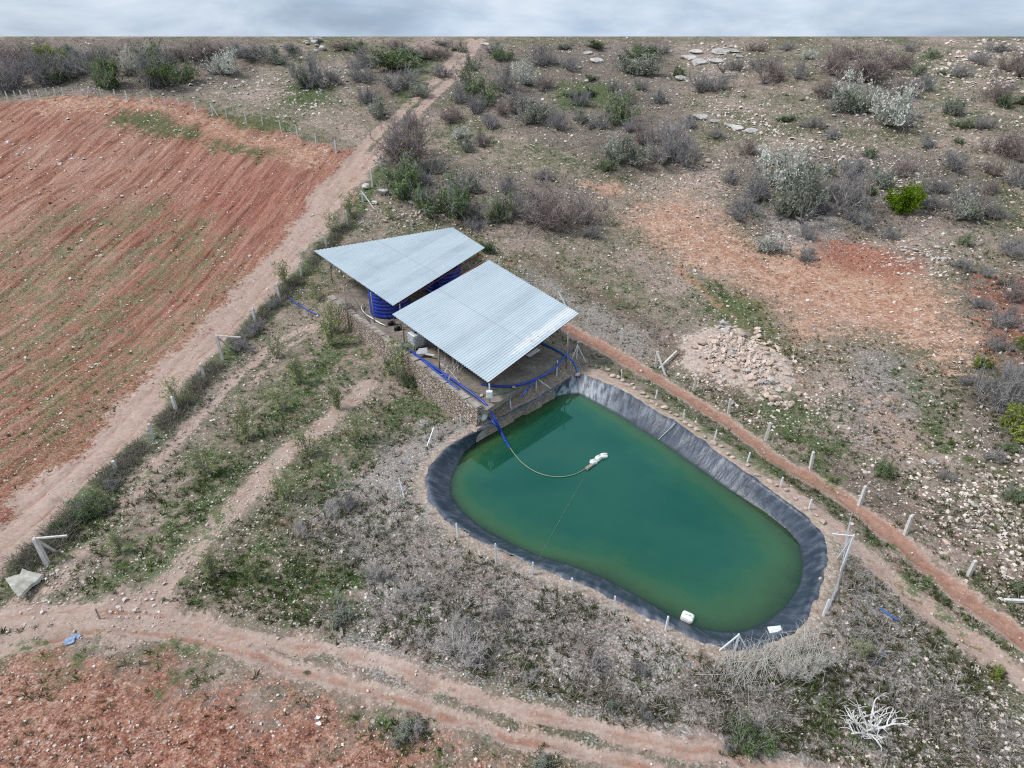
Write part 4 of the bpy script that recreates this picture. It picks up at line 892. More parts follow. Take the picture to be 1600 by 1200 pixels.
BUSH = '''20,140,60,D;45,112,62,P;75,130,60,D;60,95,55,P;94,128,34,G;88,108,42,Y;125,118,70,D;150,98,62,D;180,108,55,P;206,116,58,T;172,138,55,G;232,112,52,L;262,100,55,D;266,131,66,G;243,135,48,D;356,114,52,W;330,90,55,P;400,90,58,D;432,99,58,K;490,135,56,D;478,136,30,G;520,130,30,D;300,92,60,P;20,100,60,P;100,92,50,K;215,92,50,P;372,88,45,D;455,82,40,D;540,76,40,P;560,82,36,G;
605,104,84,G;570,105,48,D;626,140,56,D;592,182,42,K;563,127,40,D;640,92,46,K;675,90,42,P;746,150,52,L;744,176,36,D;790,144,46,D;785,94,30,G;772,84,24,D;820,130,38,W;850,102,44,D;830,190,60,K;812,170,46,D;707,190,36,P;908,166,34,D;885,152,34,N;918,148,46,N;925,124,26,N;995,116,82,K;1010,92,50,G;928,74,44,G;958,140,24,D;967,192,58,L;972,252,74,K;948,264,34,L;1043,250,74,D;1020,228,46,P;719,216,26,W;733,236,30,K;757,228,26,P;648,256,80,P;626,236,50,D;631,308,76,G;612,290,40,G;695,335,78,G;664,320,40,D;742,298,42,K;776,345,48,L;813,338,46,D;880,360,96,P;850,345,50,D;741,358,28,D;550,340,28,S;608,341,18,S;760,392,30,G;1050,252,10,L;735,340,34,D;
1110,142,52,D;1205,128,46,P;1190,110,36,D;1262,92,24,W;1248,121,30,D;1335,176,80,K;1318,160,50,W;1384,192,76,W;1364,124,90,P;1296,114,48,P;1225,188,34,N;1161,151,11,N;1232,149,10,N;1252,157,12,N;1433,118,24,L;1460,90,22,L;1471,116,12,L;1487,178,44,K;1552,158,48,P;1567,166,28,G;1595,162,26,G;1592,114,48,P;1495,198,20,G;1516,199,18,G;1500,223,15,L;1578,246,68,P;1590,290,40,D;1550,270,30,P;1073,256,52,D;1228,292,78,W;1180,312,56,D;1236,332,96,K;1165,330,44,D;1323,326,74,D;1330,272,42,D;1364,304,22,G;1411,332,44,B;1357,244,20,G;1376,292,48,K;1414,272,42,P;1488,262,44,D;1450,324,38,D;1500,338,66,K;1500,322,44,D;1205,396,50,W;1195,390,40,R;1260,372,28,D;1258,406,34,D;1345,354,34,D;1389,372,28,D;1580,398,46,D;1507,382,24,L;1545,300,26,P;1440,300,24,D;
1574,448,28,K;1566,508,50,D;1590,470,36,P;1575,640,84,D;1548,610,40,D;1585,675,56,Y;1536,578,30,Y;1597,545,26,Y;1386,741,34,G;1579,702,24,G;1586,780,30,G;1590,922,22,L;
515,540,44,S;527,520,36,S;625,592,50,S;612,580,36,L;640,600,30,G;381,684,44,S;324,742,40,S;445,780,40,S;442,642,38,S;449,446,30,S;277,632,34,S;486,712,38,S;334,898,40,S;405,908,36,S;187,862,34,S;470,600,40,S;560,690,40,S;432,560,30,S;530,640,36,S;529,970,54,K;520,362,24,S;497,470,26,S;
727,1024,74,R;718,990,50,R;1172,1162,60,G;1148,1165,36,D;1345,1026,26,S;1556,1056,24,Y;480,1050,10,N;630,1150,44,K;655,1140,30,R;850,1195,44,K;590,900,34,R;640,930,40,R;520,800,36,R;470,830,30,R;180,760,30,D;150,800,44,G;120,815,40,G;95,830,30,G;400,520,34,D;380,545,34,D;430,480,26,D;545,795,34,D;690,120,30,D;720,160,34,D;735,110,30,K;760,165,30,G;770,200,36,D;795,176,40,P;850,140,30,P;870,200,40,D;890,110,30,D;905,190,28,K;935,200,34,D;980,160,34,P;1000,140,26,D;990,205,30,D;1030,160,30,D;1060,120,26,G;1080,200,24,D;1120,215,26,D;1150,110,26,D;1165,240,30,P;1270,200,30,D;1300,215,26,D;1290,150,40,P;1410,150,40,P;1400,105,36,P;1440,140,34,D;1500,120,26,D;1530,100,30,D;1540,200,30,D;1450,230,26,D;1465,300,34,D;1530,330,30,P;1555,340,30,D;1300,300,36,D;1290,270,30,K;1210,255,34,W;1250,295,44,D;1280,330,40,D;1330,345,30,D;1150,340,34,D;1140,285,30,D;1500,420,30,D;1540,430,26,D;1530,480,26,D;1555,545,36,D;1580,590,40,D;1510,600,26,D;1555,720,26,D;1480,750,26,D;660,290,40,D;680,270,34,K;715,300,34,D;720,330,30,G;790,300,30,D;830,320,36,P;850,280,24,D;910,340,34,D;925,370,26,D;640,200,34,D;655,150,40,K;575,160,30,D;620,75,40,P;690,70,30,D;720,80,26,K;880,76,34,K;1030,84,34,D;1180,80,30,P;1230,78,30,D;1330,92,40,P;1420,80,30,D;1560,80,34,D;1270,1040,40,T;1230,1050,44,T;1000,1050,30,D;780,960,28,D;830,1060,30,R;960,1110,34,K;1010,1120,30,D'''
# ------------------------------------------------------------------ loose stones and grass (uncountable)
def scatter_view(n, y0=10, y1=None, spread=.98):
    # uniform in picture area over the ground so near and far ground get like cover; returns x,y
    py = RNG.uniform(60, 1260, n*2); px = RNG.uniform(-190, 1790, n*2)
    u = (px-800)/FPX; v = (py-600)/FPX
    dy = math.cos(PITCH)-v*math.sin(PITCH); dz = -math.sin(PITCH)-v*math.cos(PITCH)
    # march in bulk
    t = np.full(len(px), 5.); best = np.zeros(len(px)); found = np.zeros(len(px), bool)
    for tt in np.geomspace(14, 200, 260):
        z = CAMZ+dz*tt-BH(u*tt, dy*tt); hit = (z < 0) & ~found
        best[hit] = tt; found |= hit
    best = best*(1-RNG.uniform(0, .011, len(best)))
    x = u*best; y = dy*best
    k = found & (y < YC-1.2); return x[k][:n], y[k][:n]
# coarse height lookup
GX = np.linspace(-230, 230, 921); GY = np.linspace(5, YC, 560)
GH = H(*np.meshgrid(GX, GY))
def BH(x, y):
    i = np.clip((x-GX[0])/(GX[1]-GX[0]), 0, len(GX)-1.001); j = np.clip((y-GY[0])/(GY[1]-GY[0]), 0, len(GY)-1.001)
    a, b = i.astype(int), j.astype(int); fa, fb = i-a, j-b
    return (GH[b, a]*(1-fa)+GH[b, a+1]*fa)*(1-fb)+(GH[b+1, a]*(1-fa)+GH[b+1, a+1]*fa)*fb
def free(x, y): return (sdist(x, y, RIMC) > .9) & (sdist(x, y, SLAB) > .6)
def dens(x, y, polys, w=2.):
    d = np.zeros(len(x))
    for P in polys: d = np.maximum(d, np.clip(.5-sdist(x, y, P)/w, 0, 1))
    return d
def merged(name, V0, F0, x, y, z, scale, mat, label, tilt=.3, tints=None):
    n = len(x); a = RNG.uniform(0, 2*PI, n); ca, sa = np.cos(a), np.sin(a)
    tx_, ty_ = RNG.normal(0, tilt, n), RNG.normal(0, tilt, n)
    sc = scale[:, None] if scale.ndim == 1 else scale
    P = V0[None]*sc[:, None, :]*(1+RNG.normal(0, .17, (n, len(V0), 1)))
    X = P[..., 0]*ca[:, None]-P[..., 1]*sa[:, None]; Yy = P[..., 0]*sa[:, None]+P[..., 1]*ca[:, None]; Z = P[..., 2]
    X, Z = X+Z*tx_[:, None], Z-X*tx_[:, None]; Yy, Z = Yy+Z*ty_[:, None], Z-Yy*ty_[:, None]
    V = np.stack([X+x[:, None], Yy+y[:, None], Z+z[:, None]], -1).reshape(-1, 3)
    F = (F0[None]+(np.arange(n)*len(V0))[:, None, None]).reshape(-1, F0.shape[1])
    me = mesh_np(name, V, F, mat)
    t = me.attributes.new('tint', 'FLOAT', 'POINT'); tt = RNG.uniform(0, 1, n) if tints is None else tints
    t.data.foreach_set('value', np.repeat(tt, len(V0)).astype(np.float32))
    o = obj(name, me); tag(o, label, kind='stuff'); return o
x, y = scatter_view(68000)
pr = .17+.30*sstep(45, 85, y)*(x > -12)+.75*dens(x, y, STONYS, 7.)+.22*dens(x, y, [ORANGE, ORANGE_C, ORANGE_D], 4.)+.05*dens(x, y, [REDBOT])+.06*dens(x, y, [FIELD])+.35*(fbm(x/6, y/6, 3, 201) > .56)
pr = pr*(1-.55*dens(x, y, [REDBOT], 3.))*(1-.45*dens(x, y, DRYS, 5.)); pr = np.where(seg_dist(x, y, FTRACK, False) < 3, .05, pr)
for Q in (BTRACK, BTRACK2, RTRACK1, RTRACK2): pr = np.where(seg_dist(x, y, Q, False) < .8, .05, pr)
for Q in (LANE1, LANE2): pr = np.where(seg_dist(x, y, Q, False) < 1.6, .6, pr)
k = (RNG.uniform(0, 1, len(x)) < pr) & free(x, y); x, y = x[k], y[k]
ds = np.hypot(x, y)
sz = (.024+RNG.gamma(1.3, .020, len(x)))*(.45+ds/42)*(.75+.6*dens(x, y, STONYS, 5.)); sz = np.minimum(sz, .045+.0026*ds)
sc = np.stack([sz, sz*RNG.uniform(.6, 1, len(x)), sz*RNG.uniform(.35, .7, len(x))], 1)
merged('stones', BXV, BXF, x, y, BH(x, y)+sz*.15+.02, sc, M['pebble'], 'loose pale stones strewn over the hillside and tracks')

hx_ = RNG.uniform(lo[0]-1.5, hi[0]+1.5, 5200); hy_ = RNG.uniform(lo[1]-1.5, hi[1]+1.5, 5200); hd = sdist(hx_, hy_, HEAP)
k = RNG.uniform(0, 1, 5200) < np.where(hd < 0, .75, np.exp(-hd/.5)*.5); x, y, hd = hx_[k], hy_[k], hd[k]
sz = .05+RNG.gamma(1.5, .045, len(x)); sz = np.minimum(sz, .26)
merged('rubble', BXV, BXF, x, y, BH(x, y)+np.clip(-hd*.22, 0, .4)+.03, np.stack([sz, sz*.8, sz*.6], 1), M['heapstone'], 'small broken pinkish stones filling the rubble heap', .5)
def tuft(nb, seed, spread=.5, wid=.03, lean=.6):
    r = np.random.default_rng(seed); V = []; F = []
    for i in range(nb):
        a = r.uniform(0, 2*PI); b = np.array([math.cos(a), math.sin(a), 0])*r.uniform(0, spread*.4); h = r.uniform(.5, 1.)
        tip = b+np.array([math.cos(a), math.sin(a), 0])*r.uniform(.2, 1.)*lean+np.array([0, 0, h]); mid = b*.5+tip*.5+np.array([0, 0, .12])
        s = np.array([-math.sin(a), math.cos(a), 0])*wid
        o = len(V); V += [b-s, b+s, mid+s*.8, mid-s*.8, tip]; F += [(o, o+1, o+2), (o, o+2, o+3), (o+3, o+2, o+4)]
    return np.array(V), np.array(F)
M['drygrass'] = foliage_mat('dry_grass', (.165,.14,.12), (.57,.52,.475), .2)
M['strawgrass'] = foliage_mat('straw_grass', (.17,.15,.09), (.38,.34,.22), .2)
M['greengrass'] = foliage_mat('green_grass', (.035,.065,.016), (.16,.235,.07), .3)
M['weed'] = foliage_mat('weeds', (.038,.040,.018), (.15,.155,.075), .2)
TR = [FTRACK, UPTRACK, UPTRACK2, BTRACK, BTRACK2, RTRACK1, RTRACK2, LANE2]
def offtrack(x, y, w=.85):
    r = np.ones(len(x), bool)
    for T_ in TR: r &= seg_dist(x, y, T_, False) > (2.2 if T_ is FTRACK else w)
    return r
V0, F0 = tuft(8, 1, .9, .022, 1.5)
x, y = scatter_view(60000)
pr = .9*dens(x, y, DRYS, 4.)*sstep(.38, .55, fbm(x/2.2, y/2.2, 3, 211))+.05+.12*(fbm(x/5, y/5, 3, 219) > .55)
pr *= 1-.95*dens(x, y, [FIELD, REDBOT, ORANGE]); k = (RNG.uniform(0, 1, len(x)) < pr) & free(x, y) & offtrack(x, y); x, y = x[k], y[k]
h = RNG.uniform(.08, .28, len(x)); merged('dry_grass', V0, F0, x, y, BH(x, y), np.stack([h*1.7, h*1.7, h], 1), M['drygrass'], 'grey dry grass and dead weeds over the banks and slopes', .35)
x, y = scatter_view(50000)
pr = .75*dens(x, y, GREENS, 2.5)*sstep(.35, .55, fbm(x/1.6, y/1.6, 3, 221))+.025+.1*(fbm(x/8, y/8, 3, 229) > .58)
for g in GREENL: pr = np.maximum(pr, .35*(seg_dist(x, y, g, False) < 3.*RNG.uniform(.0, 1.4, len(x)))*(fbm(x/1.6, y/1.6, 3, 221) > .5))
pr *= 1-.8*dens(x, y, [ORANGE, REDBOT]); k = (RNG.uniform(0, 1, len(x)) < pr) & free(x, y) & offtrack(x, y, .8); x, y = x[k], y[k]
V1, F1 = tuft(8, 2, .9, .07, .8)
hl = np.array(HEDGE); hs_ = RNG.uniform(0, len(hl)-1.001, 3400); hi_ = hs_.astype(int); hp = hl[hi_]*(1-(hs_-hi_))[:, None]+hl[hi_+1]*(hs_-hi_)[:, None]+RNG.normal(0, .45, (3400, 2))
hk = (hp[:, 1] < 75) & (fbm(hp[:, 0]/2.5, hp[:, 1]/2.5, 2, 251) > .36); hp = hp[hk]; hz_ = RNG.uniform(.18, .5, len(hp))
merged('hedge_grass', V0, F0, hp[:, 0], hp[:, 1], BH(hp[:, 0], hp[:, 1]), np.stack([hz_*1.2, hz_*1.2, hz_], 1), foliage_mat('verge_grass', (.06,.058,.04), (.34,.31,.25), .2), 'tall dry grass verge growing along the left fence row', .3)
h = RNG.uniform(.08, .22, len(x)); merged('green_grass', V1, F1, x, y, BH(x, y), np.stack([h*1.7, h*1.7, h], 1), M['greengrass'], 'short green grass and weeds in patches on the soil', .3)
SHRUB_AT = []
for tok in BUSH.replace('\n', '').split(';'):
    a = tok.split(',')
    if len(a) == 4 and a[3] not in 'SN': p = ground(float(a[0]), float(a[1])); SHRUB_AT.append((p[0], p[1], float(a[2])/2*depth(p)/FPX))
x, y = scatter_view(60000)
pr = (.3+.7*(fbm(x/3, y/3, 3, 231) > .47))*(1-.93*dens(x, y, [FIELD, REDBOT, ORANGE]))
k = (RNG.uniform(0, 1, len(x)) < pr) & free(x, y) & offtrack(x, y); x, y = x[k], y[k]
sa_ = np.array(SHRUB_AT); q = np.repeat(sa_, 34, 0); x = np.r_[x, q[:, 0]+RNG.normal(0, .75, len(q))*q[:, 2]]; y = np.r_[y, q[:, 1]+RNG.normal(0, .75, len(q))*q[:, 2]]; k = free(x, y) & (y < YC-1); x, y = x[k], y[k]
h = RNG.uniform(.07, .2, len(x)); merged('weeds', V1, F1, x, y, BH(x, y), np.stack([h*1.6, h*1.6, h], 1), M['weed'], 'low olive weeds scattered over the hillside', .3)
# field clods
x, y = scatter_view(14000)
pr = .5*dens(x, y, [FIELD])*(fbm(x/5, y/5, 3, 241) > .47)+.25*dens(x, y, [REDBOT]); k = (RNG.uniform(0, 1, len(x)) < pr) & (seg_dist(x, y, FTRACK, False) > 3) & offtrack(x, y, 1.1); x, y = x[k], y[k]
sz = RNG.uniform(.03, .085, len(x))*(.45+np.hypot(x, y)/50); M['clod'] = simple('red_clod', (.19,.075,.048), (.34,.17,.12), 1.5, .95, world=True)
merged('soil_clods', BXV, BXF, x, y, BH(x, y)+.03, np.stack([sz, sz*.8, sz*.6], 1), M['clod'], 'red soil clods turned up by the plough')

# ------------------------------------------------------------------ shrubs
def ribbons(segs, rr):
    # segs: list of (p, q, w0, w1) -> thin crossed ribbons
    P = np.array([s[0] for s in segs]); Q = np.array([s[1] for s in segs]); w0 = np.array([s[2] for s in segs])[:, None]; w1 = np.array([s[3] for s in segs])[:, None]
    d = Q-P; r = rr.normal(size=d.shape); a = np.cross(d, r); a /= np.linalg.norm(a, axis=1)[:, None]+1e-9
    b = np.cross(d, a); b /= np.linalg.norm(b, axis=1)[:, None]+1e-9
    V = np.stack([P+a*w0, P-a*w0*.5+b*w0*.86, P-a*w0*.5-b*w0*.86, Q+a*w1, Q-a*w1*.5+b*w1*.86, Q-a*w1*.5-b*w1*.86], 1).reshape(-1, 3)
    f = np.array([[0,1,4,3],[1,2,5,4],[2,0,3,5]]); F = (f[None]+(np.arange(len(segs))*6)[:, None, None]).reshape(-1, 4); return V, F
def shrub_skeleton(seed, ns, height, flare, sub, subsub, w=.02, droop=.0):
    r = np.random.default_rng(seed); main = []; twigs = []; tips = []; nl = 4 if ns > 15 else 1
    lobes = [np.array([r.normal(0, .3), r.normal(0, .3), r.uniform(.5, 1.05)]) for _ in range(nl)] if nl > 1 else [np.array([0, 0, 1.])]
    for i in range(ns):
        a = r.uniform(0, 2*PI); e = r.uniform(.15, 1.)**.8*flare; L = height*r.uniform(.65, 1.08)
        d = np.array([math.cos(a)*math.sin(e), math.sin(a)*math.sin(e), math.cos(e)]); lb = lobes[r.integers(0, len(lobes))]; p = np.array([math.cos(a), math.sin(a), 0])*r.uniform(0, .12)+lb[:3]*[1, 1, 0]; L *= lb[2]; main.append((np.array([0, 0, -.02]), p, w, w))
        K = 4; pts = [p]
        for k in range(K):
            d = d+r.normal(0, .16, 3)+np.array([0, 0, .06-droop*k]); d /= np.linalg.norm(d); pts.append(pts[-1]+d*L/K)
        for k in range(K): main.append((pts[k], pts[k+1], w*(1.2-.22*k), w*(1.2-.22*(k+1))))
        for j in range(sub):
            k = r.integers(1, K+1) if K > 1 else 0; q = pts[k-1]+(pts[k]-pts[k-1])*r.uniform(0, 1)
            dd = (pts[k]-pts[k-1])/np.linalg.norm(pts[k]-pts[k-1])+r.normal(0, .55, 3); dd /= np.linalg.norm(dd); l2 = L*r.uniform(.18, .42)
            m = q+dd*l2*.5+r.normal(0, .02, 3); e2 = m+(dd+r.normal(0, .3, 3))*l2*.5
            twigs += [(q, m, w*.45, w*.32), (m, e2, w*.32, w*.15)]; tips += [m, e2]
            for s in range(subsub):
                q2 = q+(e2-q)*r.uniform(.2, 1); d3 = dd+r.normal(0, .8, 3); d3 /= np.linalg.norm(d3); e3 = q2+d3*l2*r.uniform(.25, .5)
                twigs.append((q2, e3, w*.28, w*.12)); tips.append(e3)
    tips = np.array(tips); ok = tips[:, 2] > .02
    return main, twigs, tips[ok], r
def leaves(tips, r, n, size, jit, clump=None):
    idx = r.integers(0, len(tips), n)
    if clump: 
        cen = tips[r.integers(0, len(tips), clump)]; wgt = np.exp(-((tips[:, None]-cen[None])**2).sum(-1)/.09).max(1)+.03; idx = r.choice(len(tips), n, p=wgt/wgt.sum())
    c = tips[idx]+r.normal(0, jit, (n, 3)); c[:, 2] = np.maximum(c[:, 2], .03)
    a = r.normal(size=(n, 3)); a /= np.linalg.norm(a, axis=1)[:, None]; b = np.cross(a, r.normal(size=(n, 3))); b /= np.linalg.norm(b, axis=1)[:, None]
    s = (size*r.uniform(.6, 1.4, n))[:, None]
    V = np.stack([c-a*s, c+b*s*.55, c+a*s, c-b*s*.55], 1).reshape(-1, 3); F = np.arange(n*4).reshape(n, 4)
    cl = fbm(c[:, 0]*2.3+c[:, 2]*1.7+40, c[:, 1]*2.3-c[:, 2]*1.1+40, 2, int(r.integers(1, 99)))
    t = np.clip((cl-.5)*2.2+.5+r.normal(0, .15, n), 0, 1)
    return V, F, np.repeat(t, 4)
def withtint(me, t):
    a = me.attributes.new('tint', 'FLOAT', 'POINT'); a.data.foreach_set('value', np.asarray(t, np.float32)); return me
FM = {'G': ((.050,.080,.032), (.22,.29,.125)), 'L': ((.10,.135,.065), (.30,.36,.18)), 'W': ((.36,.38,.30), (.80,.80,.73)), 'Y': ((.13,.17,.03), (.32,.36,.08)), 'B': ((.055,.11,.006), (.19,.29,.02)),
      'S': ((.17,.20,.07), (.46,.50,.23)), 'D': ((.20,.187,.182), (.50,.475,.46)), 'P': ((.21,.165,.152), (.46,.385,.36)), 'K': ((.14,.155,.115), (.40,.42,.33)), 'R': ((.44,.40,.375), (.72,.68,.64)), 'T': ((.50,.47,.42),(.76,.73,.66))}
FM = {k: foliage_mat('foliage_'+k, *v) for k, v in FM.items()}
SM = {'grey': simple('twig_grey', (.19,.178,.17), (.40,.38,.37), 9), 'purple': simple('twig_purple', (.17,.135,.125), (.35,.29,.275), 9), 'pale': simple('twig_pale', (.30,.28,.27), (.5,.48,.46), 9)}
def variant(kind, seed):
    twm = {'D': 'grey', 'P': 'purple', 'R': 'pale', 'T': 'pale'}.get(kind, 'grey')
    if kind in 'DPRT':
        main, tw, tips, r = shrub_skeleton(seed, 26, 1.15, 1.15, 9, 3, .022)
        V, F = ribbons(main, r); stems = mesh_np('stems', V, F, SM[twm])
        extra = [(t, t+r.normal(0, .11, 3)+np.array([0, 0, .05]), .0065, .003) for t in tips[r.integers(0, len(tips), 1500)]]
        V, F = ribbons(tw+extra, r); me = mesh_np('twigs', V, F, FM[kind]); tt = np.repeat(np.clip(r.normal(.5, .28, len(F)//3), 0, 1), 6); withtint(me, tt); return stems, me, 'twigs'
    if kind == 'S':
        main, tw, tips, r = shrub_skeleton(seed, 7, 1.5, .55, 8, 2, .024); V, F = ribbons(main+tw, r); stems = mesh_np('stems', V, F, SM['grey'])
        V, F, t = leaves(tips, r, 800, .05, .07); return stems, withtint(mesh_np('foliage', V, F, FM['S']), t), 'foliage'
    if kind == 'B':
        main, tw, tips, r = shrub_skeleton(seed, 14, 1.2, 1.0, 24, 3, .02); V, F = ribbons(main, r); stems = mesh_np('stems', V, F, SM['grey'])
        tips = tips*np.array([1, 1, 1.05]); V, F, t = leaves(tips, r, 7500, .05, .05); return stems, withtint(mesh_np('foliage', V, F, FM['B']), t), 'foliage'
    n, size, cl = {'G': (3000, .042, 26), 'L': (2800, .042, 26), 'W': (3200, .042, 16), 'Y': (3600, .05, 24), 'K': (2600, .04, 22)}[kind]
    main, tw, tips, r = shrub_skeleton(seed, 24, 1.15, 1.15, 9, 3, .022)
    V, F = ribbons(main+tw, r); stems = mesh_np('stems', V, F, SM['grey'])
    V, F, t = leaves(tips, r, n, size, .055, cl); return stems, withtint(mesh_np('foliage', V, F, FM[kind]), t), 'foliage'
VAR = {k: [variant(k, 100+i*7+ord(k)) for i in range(5 if k not in 'B' else 1)] for k in 'DPRTSBGLWYK'}
LOOK = {'G': 'dark green leafy shrub', 'L': 'light green leafy shrub', 'W': 'pale blossoming shrub', 'Y': 'yellow green shrub', 'B': 'bright green rounded shrub', 'S': 'slender young tree with sparse leaves', 'D': 'bare grey twiggy shrub', 'P': 'purplish brown bare shrub', 'K': 'grey green shrub', 'R': 'pale dead shrub', 'T': 'straw coloured shrub', 'N': 'low dark green plant'}

items = []
for tok in BUSH.replace('\n', '').split(';'):
    if tok.strip():
        a = tok.split(','); items.append((float(a[0]), float(a[1]), float(a[2]), a[3]))
def area(x, y):
    if y < 152 and x < 545: return 'behind the ploughed field'
    if x < 700 and y < 200: return 'beside the climbing dirt track'
    if x < 930 and 200 <= y < 420 and x > 598: return 'behind the metal roofs'
    if x < 1062 and y < 290 and x > 598: return 'above the roofs'
    if x >= 1062 and y < 205: return 'high on the stony hillside'
    if x >= 1062 and y < 420: return 'above the orange scrape'
    if x >= 1380 and y < 950: return 'beyond the right fence'
    if y < 640 and x < 600: return 'between left fence and wall'
    if y < 640: return 'against the stone wall'
    if x < 1000 and y < 950: return 'left of the pond'
    if x >= 1300: return 'right of the pond'
    return 'on the bank below the pond'
cnt = {}; order = {}
for it in items: cnt.setdefault((LOOK[it[3]], area(it[0], it[1])), []).append(it)
for key, L in cnt.items():
    L.sort(); 
    for i, it in enumerate(L): order[it] = (i+1, len(L))
NAMES = {'S': 'young_tree', 'N': 'low_plant'}
for it in items:
    x, y, w, k = it; p = ground(x, y); s = psize(p, w)*1.16; vk = 'G' if k == 'N' else k
    if p[1] > YC-4.0: p = np.array([p[0], YC-4.2, float(H(p[0], YC-4.2))])
    st, fo, fn = random.choice(VAR[vk]); lk = LOOK[k]; i, n_ = order[it]; ar = area(x, y)
    lab = lk+(' ' if n_ == 1 else ', '+ordn(i)+' from the left ')+ar
    root = empty(NAMES.get(k, 'shrub'), (p[0], p[1], p[2]-.05)); cat = {'S': 'young tree', 'N': 'plant'}.get(k, 'shrub')
    tag(root, lab, cat, {'S': 'young trees in the orchard strip', 'N': 'low green plants on the hillside'}.get(k, 'shrubs on the hillside and banks'))
    hz = {'S': 1.3, 'N': .45, 'B': 1.15}.get(k, random.uniform(1.25, 1.75) if x < 545 and y < 150 else random.uniform(1.0, 1.45))
    if k == 'S': s *= 1.2
    # shrubs at the crest stay low enough to leave the ridge line clear
    top = p[2]+s*1.42*hz; lim = CAMZ-SL*p[1]-.1
    if top > lim: hz *= max(.2, (lim-p[2])/(s*1.42*hz))
    root.scale = (s, s, s*hz); root.rotation_euler = (0, 0, random.uniform(0, 6.3))
    obj('stems', st, root); obj(fn, fo, root)

# bare hillside tree and the white dead tree
def bare_tree(px, py, w, hgt, mat, label, seed, flare):
    p = ground(px, py); s = psize(p, w); r = np.random.default_rng(seed); trunk = MB(); br = MB()
    def grow(q, d, L, rad, lev, mb):
        pts = [q]; 
        for k in range(4):
            d = d+r.normal(0, .22, 3); d /= np.linalg.norm(d); pts.append(pts[-1]+d*L/4)
        mb.tube(pts, rad, 6, rad*.45)
        if lev > 0:
            for j in range(4 if lev > 1 else 3):
                t = r.uniform(.3, 1.); k = min(int(t*4), 3); q2 = pts[k]+(pts[k+1]-pts[k])*(t*4-k)
                dd = d+r.normal(0, .7, 3); dd[2] *= .7; dd /= np.linalg.norm(dd); grow(q2, dd, L*r.uniform(.45, .7), rad*.5, lev-1, br)
    grow(np.array([0, 0, -.1]), np.array([0, 0, 1.]), s*hgt*.35, s*.07, 0, trunk)
    for i in range(9):
        a = 2*PI*i/9+r.uniform(-.3, .3); e = r.uniform(.4, flare); grow(np.array([0, 0, s*hgt*.18]), np.array([math.cos(a)*math.sin(e), math.sin(a)*math.sin(e), math.cos(e)]), s*r.uniform(.6, .95), s*.045, 2, br)
    root = empty('bare_tree', p); tag(root, label, 'tree'); obj('trunk', trunk.mesh('trunk', mat, True), root); obj('branches', br.mesh('branches', mat, True), root)
bare_tree(1354, 1150, 108, .85, M['drywood'], 'white dead tree with spreading bare branches at the lower right', 3, 1.35)
bare_tree(1129, 122, 34, 2.2, M['barkgrey'], 'thin bare grey tree standing over the outcrop near the crest', 5, .7)
bare_tree(660, 668, 22, 1.5, M['drywood'], 'small leafless sapling with three branches left of the wall end', 9, .8)
bare_tree(930, 1045, 66, .5, M['barkgrey'], 'fallen dark branch sprawling on the bank below the pond', 12, 1.5)
# heap of dry reeds at the pond's lower corner
segs = []; r = np.random.default_rng(44)
c0 = ground(1215, 1030)
for i in range(480):
    a = r.uniform(0, 1); q = ground(1145+a*115, 1042-38*a+r.uniform(-12, 22)) if i % 20 == 0 else q0+np.array([r.normal(0, .5), r.normal(0, .3), 0]); q0 = q if i % 20 == 0 else q0
    q = np.array([q[0], q[1], float(BH(np.array([q[0]]), np.array([q[1]]))[0])+r.uniform(.02, .28)])
    d = np.array([math.cos(th_ := .9+r.normal(0, .6)), math.sin(th_), r.normal(.02, .15)])*r.uniform(.6, 1.7)
    m = q+d*.5+np.array([0, 0, .12]); segs += [(q-d*.5, m-d*.25, .0055, .0055), (m-d*.25, q+d*.5, .0055, .002)]
V, F = ribbons(segs, r); me = mesh_np('reed_heap', V, F, FM['T']); withtint(me, np.repeat(np.clip(r.normal(.5, .3, len(F)//3), 0, 1), 6))
tag(obj('reed_heap', me), 'flattened heap of pale dry reeds at the lower corner of the pond', 'reed heap')
# dry prunings on the wall top
segs = []
for i in range(26):
    q = at(random.uniform(690, 716), random.uniform(566, 600), SLABZ+.1); e = q+np.array([random.uniform(-.9, .9), random.uniform(-.5, .9), random.uniform(.3, 1.2)]); m = (q+e)/2+np.array([0, 0, .25])
    segs += [(q, m, .022, .016), (m, e, .016, .006)]
q = at(688, 568, SLABZ+.12); e = at(718, 598, SLABZ+.2); segs += [(q, (q+e)/2+np.array([.1, 0, .1]), .02, .02), ((q+e)/2+np.array([.1, 0, .1]), e, .02, .012)]
V, F = ribbons(segs, r); me = mesh_np('dry_prunings', V, F, M['drywood']); tag(obj('dry_prunings', me), 'dry cut branches on the slab beside the blue pipes', 'branches')
segs = []
for i in range(60):
    q = at(random.uniform(536, 552), random.uniform(474, 486), SLABZ+.3); e = q+np.array([random.gauss(0, .35), random.gauss(0, .35), random.uniform(-.1, .4)]); segs += [(q, e, .018, .012)]
V, F = ribbons(segs, r); me = mesh_np('tangled_net', V, F, M['dark_steel']); tag(obj('tangled_net', me), 'tangle of dark wire at the back corner of the slab beside the tank', 'wire')

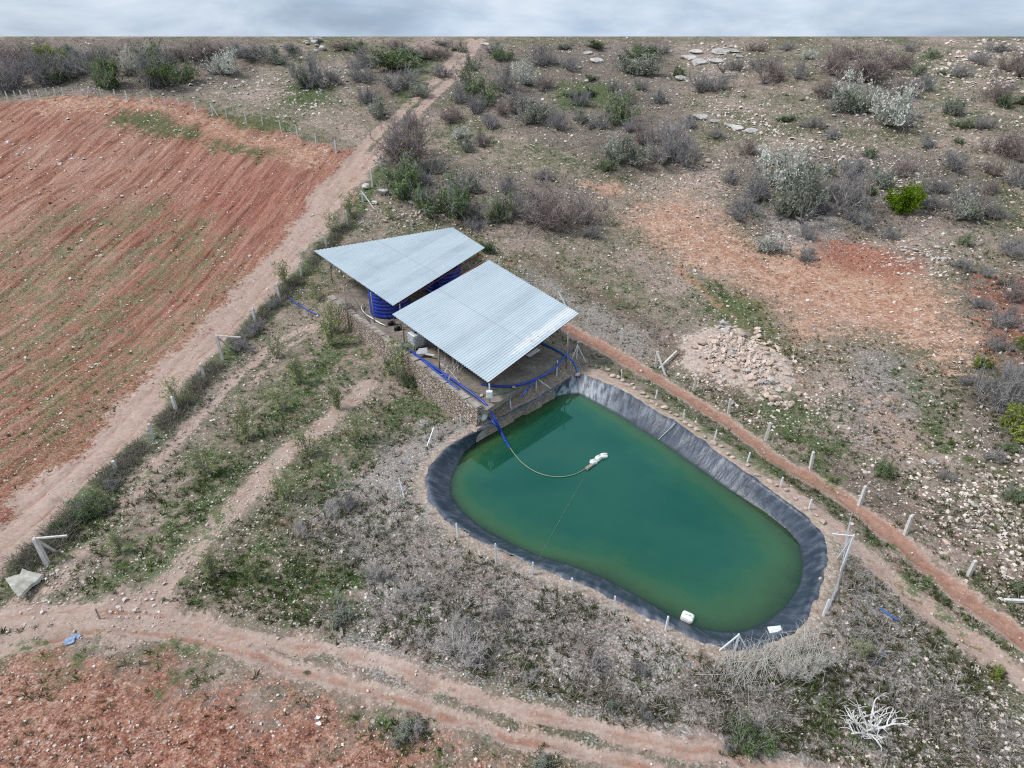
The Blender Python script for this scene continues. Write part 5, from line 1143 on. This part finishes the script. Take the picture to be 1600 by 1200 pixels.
# ------------------------------------------------------------------ light and sky
SUN_EL, SUN_AZ = math.radians(52), math.radians(262)    # azimuth of the sun measured from +Y clockwise
sd = bpy.data.lights.new('sun', 'SUN'); sd.energy = 2.6; sd.angle = math.radians(14); sd.color = (1, .985, .97)
so = bpy.data.objects.new('sun', sd); COL.objects.link(so)
dirv = Vector((math.sin(SUN_AZ)*math.cos(SUN_EL), math.cos(SUN_AZ)*math.cos(SUN_EL), math.sin(SUN_EL)))
so.rotation_euler = dirv.to_track_quat('Z', 'Y').to_euler()
w = bpy.data.worlds.new('World'); S.world = w; w.use_nodes = True; t = w.node_tree; t.nodes.clear()
class WN(NT):
    def __init__(s): s.t = t
n = WN(); out = n.n('ShaderNodeOutputWorld'); bg = n.n('ShaderNodeBackground'); bg.inputs[1].default_value = .1
tc = n.n('ShaderNodeTexCoord').outputs['Generated']
sx = n.n('ShaderNodeSeparateXYZ'); n.set(sx.inputs[0], tc)
cz = n.math('MAXIMUM', sx.outputs[2], .015)
cm = n.n('ShaderNodeCombineXYZ'); n.set(cm.inputs[0], sx.outputs[0]); n.set(cm.inputs[1], sx.outputs[1]); n.set(cm.inputs[2], cz)
sky = n.n('ShaderNodeTexSky', sky_type='NISHITA'); sky.sun_disc = False; sky.sun_elevation = SUN_EL; sky.sun_rotation = SUN_AZ; sky.air_density = 1.; sky.dust_density = 2.
n.set(sky.inputs[0], cm.outputs[0])
cl = n.noise(n.mapping(tc, scale=(1., 1., 3.2)), 4.6, 7, .55, .2)
cl2 = n.noise(n.mapping(tc, scale=(1., 1., 4.)), 1.7, 5, .5)
cc = n.ramp(cl, [(.30, (2.9,3.9,5.3)), (.46, (4.1,5.0,6.2)), (.60, (5.3,6.0,6.8)), (.72, (6.3,6.6,7.0))])
k = n.math('MULTIPLY_ADD', n.math('SUBTRACT', n.math('ADD', n.math('MULTIPLY', cl, .5), n.math('MULTIPLY', cl2, .5)), .46), 2., .88, clamp=True)
n.set(bg.inputs[0], n.mix(k, sky.outputs[0], cc)); t.links.new(bg.outputs[0], out.inputs[0])
S.view_settings.view_transform = 'Standard'; S.view_settings.look = 'None'; S.view_settings.exposure = .40; S.view_settings.gamma = 1
S.cycles.max_bounces = 6; S.cycles.transparent_max_bounces = 8; S.cycles.use_denoising = False; S.cycles.filter_width = 1.15
